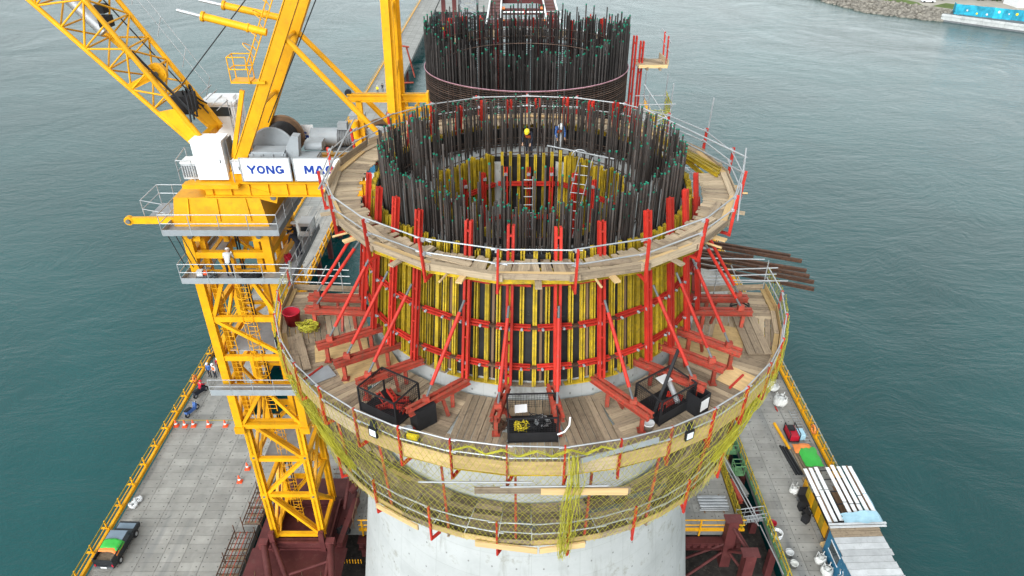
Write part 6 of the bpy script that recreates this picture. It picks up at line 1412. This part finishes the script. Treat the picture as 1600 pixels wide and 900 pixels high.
t = thing('site_cabin', 'blue site cabin with pale scrawls and a weathered plank roof at the lower right', 'cabin', (24.3, 2, 0))
for k in range(4): bar('wall_panel', t, (22.9,-2.4+k*2.0,1.2), (22.9,-.44+k*2.0,1.2), .1, 2.4, 'bluewall')
bar('end_wall', t, (22.96,5.58,1.2), (25.9,5.58,1.2), .08, 2.35, 'bluewall'); bar('back_wall', t, (25.9,-2.4,1.2), (25.9,5.5,1.2), .08, 2.35, 'bluewall')
f_ = bar('window', t, (22.84,3.5,1.5), (22.84,4.9,1.5), .03, .8, 'glass'); bar('frame', f_, (22.83,3.4,1.95), (22.83,5,1.95), .05, .08, 'white'); bar('frame', f_, (22.83,3.4,1.05), (22.83,5,1.05), .05, .08, 'white')
bar('door', t, (22.84,.2,1.05), (22.84,1.1,1.05), .03, 2.0, 'fy')
for k in range(9):      # illegible pale scrawls
    y = 2.9-k*.33; b = MB(); b.path([(22.83, y+ranf(-.14,.14), .7+.12*i+ranf(-.1,.1)+.04*k) for i in range(8)], .03, 4); b.build('scrawl', M['cwhite'], t)
for k in range(16):
    y = -2.6+k*.52; o = ranf(-.12,.12); bar('roof_board', t, (22.7+o*.5,y+.26,2.58), (26.15+o,y+.26,2.74), .49, .05, 'sheet' if k < 14 else 'woodd')
for y in (5.75, 5.5): bar('ridge_board', t, (22.75,y,2.68), (26.6+ranf(-.1,.5),y,2.86), .16, .05, 'sheet')
bar('eave_beam', t, (22.86,-2.4,2.46), (22.86,5.6,2.46), .1, .1, 'brown')
def bulk_bag(label, loc, r, h, fill='bag'):
    t = thing('bulk_bag', label, 'bag', loc, 'white bags on the right trestle'); b = MB(); l_ = Vector(loc)
    b.lathe([(.01,.02),(r*.8,0),(r*1.08,h*.35),(r*1.0,h*.75),(r*.8,h),(r*.7,h*.95)], loc, 14); o = b.build('sack', M['bag'], t)
    for v in o.data.vertices: v.co += Vector((ranf(-.11,.11), ranf(-.11,.11), ranf(-.08,.08)))*r*1.6
    b = MB(); b.lathe([(r*.6,h*.86),(r*.3,h*.95),(.01,h*.98)], loc, 10); b.build('contents', M[fill], t)
    for a in (.8, 2.4, 4, 5.5): b = MB(); c = l_+Vector((r*.8*math.cos(a), r*.8*math.sin(a), h)); b.path([c, c+Vector((.05,.05,.25)), c+Vector((.2*math.sin(a),.2*math.cos(a),.05))], .03, 4); b.build('loop', M['bag'], t)
bulk_bag('largest white bulk bag with rubble on the right trestle below the net', (24.85,21.6,0), .6, .9, 'bag'); bulk_bag('flattened white bag behind the largest one near the net', (24.9,23.9,0), .6, .4, 'bag')
bulk_bag('white sack beside the near corner of the slatted shed', (22.6,11.1,0), .35, .6, 'bag'); bulk_bag('pale sack by the blue cabin wall, nearer the frame bottom', (22.35,3.6,0), .4, .7, 'bag'); bulk_bag('pale sack by the blue cabin wall, behind the nearer one', (22.3,4.6,0), .38, .6, 'bag')
t = thing('pallet', 'dark pink pallet stack at the top of the right trestle by the netting', 'pallet', (25,26,0))
for z in (.12,.3,.5): 
    for k in range(5): bar('slat', t, (24.3+k*.36,25.2,z), (24.3+k*.36,26.8,z), .22, .05, 'rdull' if k % 2 else 'dbrown')
for y in (25.3,26,26.7): bar('bearer', t, (24.2,y,.06), (25.9,y,.06), .1, .08, 'dbrown')
for p, q, m, lab in (((23.0,24.0,.1),(23.3,22.6,.1),'brown','short brown pipe lying left of the white bags'), ((23.5,18.9,.14),(23.8,15.8,.14),'cy','yellow pipe lying left of the red machine'), ((24.3,21.2,.06),(24.35,20.6,.06),'red','short red bar lying on the deck below the large bag')): tag(rod('pipe', None, p, q, .13 if m != 'red' else .06, m, 10), lab, 'pipe')
for k in range(3): tag(bar('scrap_board', None, (23.2+.3*k,23.4+.25*k,.06+.04*k), (23.9+.3*k,23.2+.45*k,.06+.04*k), .25, .05, ('rdull','wood','rdull')[k]), ['red scrap board by the brown pipe, nearest','pale scrap board by the brown pipe','red scrap board by the brown pipe, farthest'][k], 'board', 'scrap boards on the right trestle')
ladder('grey ladder lying flat along the right netting beside the red machine', (25.6,20.6,.12), (25.7,16.4,.12), .5, 12, 'galv')
t = thing('compressor', 'small red and black machine between yellow pipe and ladder', 'machine', (24.7,17.6,0)); slab('tank', t, (24.5,17.4,.4), (.75,1.5,.5), 'redp'); slab('frame', t, (24.5,17.4,.12), (.9,1.6,.1), 'black')
for dx in (-.42,.42):
    for dy in (-.75,.75): bar('post', t, (24.5+dx,17.4+dy,.1), (24.5+dx,17.4+dy,.95), .06, .06, 'black')
    bar('rail', t, (24.5+dx,16.65,.95), (24.5+dx,18.15,.95), .06, .06, 'black')
slab('motor', t, (25.25,17.3,.35), (.55,.9,.55), 'lblue'); slab('cover', t, (24.5,17.7,.72), (.5,.6,.18), 'black')
t = thing('tarp_pile', 'stack of timbers under green and orange sheets beside the slatted shed', 'pile', (24.8,14.2,0))
for k in range(7): bar('timber', t, (24.1+.22*k,12.9,.15+.14*(k % 3)), (24.0+.22*k,15.7,.15+.14*(k % 3)), .18, .14, 'woodd')
def drape(name, par, m, x0, x1, y0, y1, z):
    b = MB(); g = []
    for j in range(7):
        for i in range(7): u = abs(i/3-1); v = abs(j/3-1); g.append((x0+(x1-x0)*i/6+ranf(-.05,.05), y0+(y1-y0)*j/6+ranf(-.05,.05), z-.22*max(u,v)**3+ranf(-.05,.05)))
    b.add(g, [(j*7+i, j*7+i+1, (j+1)*7+i+1, (j+1)*7+i) for j in range(6) for i in range(6)], 0, True); b.build(name, M[m], par)
drape('orange_sheet', t, 'orange', 24.0, 25.5, 14.9, 16.0, .72); drape('green_sheet', t, 'green', 24.25, 25.75, 13.3, 15.5, .82)
for k in range(3): tag(bar('steel_channel', None, (23.15+.22*k,16.2-.1*k,.08), (23.45+.22*k,12.9,.08), .14, .14, 'black'), ['black steel channel beside the tarp pile, leftmost','black steel channel beside the tarp pile, middle','black steel channel beside the tarp pile, nearest the pile'][k], 'steel channel', 'black channels on the right trestle')
lump('wood_scrap', 'scattered wood chips at the foot of the tarp pile', 'scrap', (24.3,12.3,.02), (.6,.5,.15), 'wood', 16, .04)
for k, (x, y) in enumerate(((22.6,9.4),(22.75,8.7),(22.5,8.2))): tag(slab('crate_box', None, (x,y,.3), (.45,.5,.55), 'black', .3*k), ['black box outside the slatted shed, farthest','black box outside the slatted shed, middle','black box outside the slatted shed, nearest'][k], 'box', 'black boxes outside the slatted shed')
t = thing('hand_cart', 'dark tool cart against the yellow slats of the shed', 'cart', (22.8,9.6,0)); slab('tray', t, (22.9,9.9,.45), (.6,1.1,.08), 'black'); slab('upright_panel', t, (22.9,10.4,.9), (.6,.08,.9), 'black')
for dx in (-.28,.28):
    for dy in (-.4,.4): b = MB(); b.tube((22.9+dx-.04,9.9+dy,.16),(22.9+dx+.04,9.9+dy,.16),.16,10); b.build('wheel', M['dgrey'], t)
tag(slab('timber_block', None, (23.2,6.0,.15), (.6,.35,.28), 'woodn', .2), 'tan timber block at the near corner of the slatted shed', 'block')
# stacked tubes, frame and stain board on the pier deck
t = thing('tube_stack', 'stack of grey scaffold tubes on the pier deck right of the tower', 'tube stack', (15.6,9.8,0))
for k in range(14): rod('tube', t, (14.7+ranf(-.08,.05),9.2+.1*k,.12+.1*(k % 3)), (16.9+ranf(-.1,.1),9.2+.1*k,.12+.1*(k % 3)), .055, 'galv', 8)
for x in (15,16.5): bar('bearer', t, (x,9,.04), (x,10.8,.04), .1, .08, 'brown')
t = thing('red_angle', 'thin red steel frame lying on the pier deck near the tower', 'frame', (11.2,11.4,0)); bar('angle', t, (10.7,11,.05), (11.5,11,.05), .07, .07, 'rdull'); bar('angle', t, (11.46,11.05,.05), (11.46,12.4,.05), .07, .07, 'rdull')
tag(slab('black_mat', None, (13.4,14.6,.04), (.8,1.1,.05), 'black', .25), 'torn black mat lying on the pier deck behind the tube stack', 'mat')
t = thing('white_coil', 'white hose reel by the green gap railing', 'reel', (19.9,6.9,0)); 
for k in range(4): b = MB(); b.path([(19.9+.4*math.cos(a*math.pi/8), 6.9+.4*math.sin(a*math.pi/8), .08+.09*k) for a in range(16)], .05, 5, closed=True); b.build('hose_turn', M['white'], t)
bucket('pink bucket by the white hose reel on the right trestle', (19.8,7.7,0), .28, .5, 'redp'); bucket('pale bucket at the bottom edge by the green gap railing', (20.2,5.1,0), .3, .5, 'cwhite'); bucket('pale bucket hard against the gap railing near the frame bottom', (20.25,4.2,0), .28, .45, 'bag')
t = thing('oil_stain', 'dark mat patch on the right trestle deck below the net', 'mat', (20.7,19.6,0)); slab('mat', t, (20.7,19.6,.012), (1.2,1.3,.02), 'dgrey', .3)

# loose gear on the crane walkways
lump('cable', 'black cable tangle on the lower crane walkway right of the bent worker', 'cable', (-14.0,4.35,24.36), (.7,.3,.2), 'black', 20, .03)
lump('hose', 'grey hose coil at the left end of the lower crane walkway', 'hose', (-16.1,4.3,24.36), (.35,.3,.25), 'dgrey', 14, .03)
t = thing('pump', 'small orange and grey pump on the lower crane walkway left of the bent worker', 'pump', (-16.6,4.35,24.33)); slab('base', t, (-16.6,4.35,24.4), (.6,.4,.08), 'dgrey'); slab('motor', t, (-16.7,4.35,24.6), (.3,.28,.3), 'cwhite'); rod('barrel', t, (-16.5,4.35,24.58), (-16.3,4.35,24.58), .13, 'cone', 12)
t = thing('tool_box', 'white tool chest on the right side of the upper crane walkway', 'box', (-11.3,8.2,24.33)); slab('body', t, (-12.2,9.4,24.75), (.7,.9,.8), 'white'); slab('lid', t, (-12.2,9.4,25.18), (.74,.94,.06), 'white'); slab('window', t, (-12.2,8.93,24.85), (.5,.03,.3), 'glass')
t['label'] = 'white chest with dark panel at the far end of the lower crane walkway'
lump('hose', 'red hose bundle hanging on the right side crane walkway by the black figure', 'hose', (-12.4,5.9,24.4), (.25,.35,.5), 'redp', 12, .03)
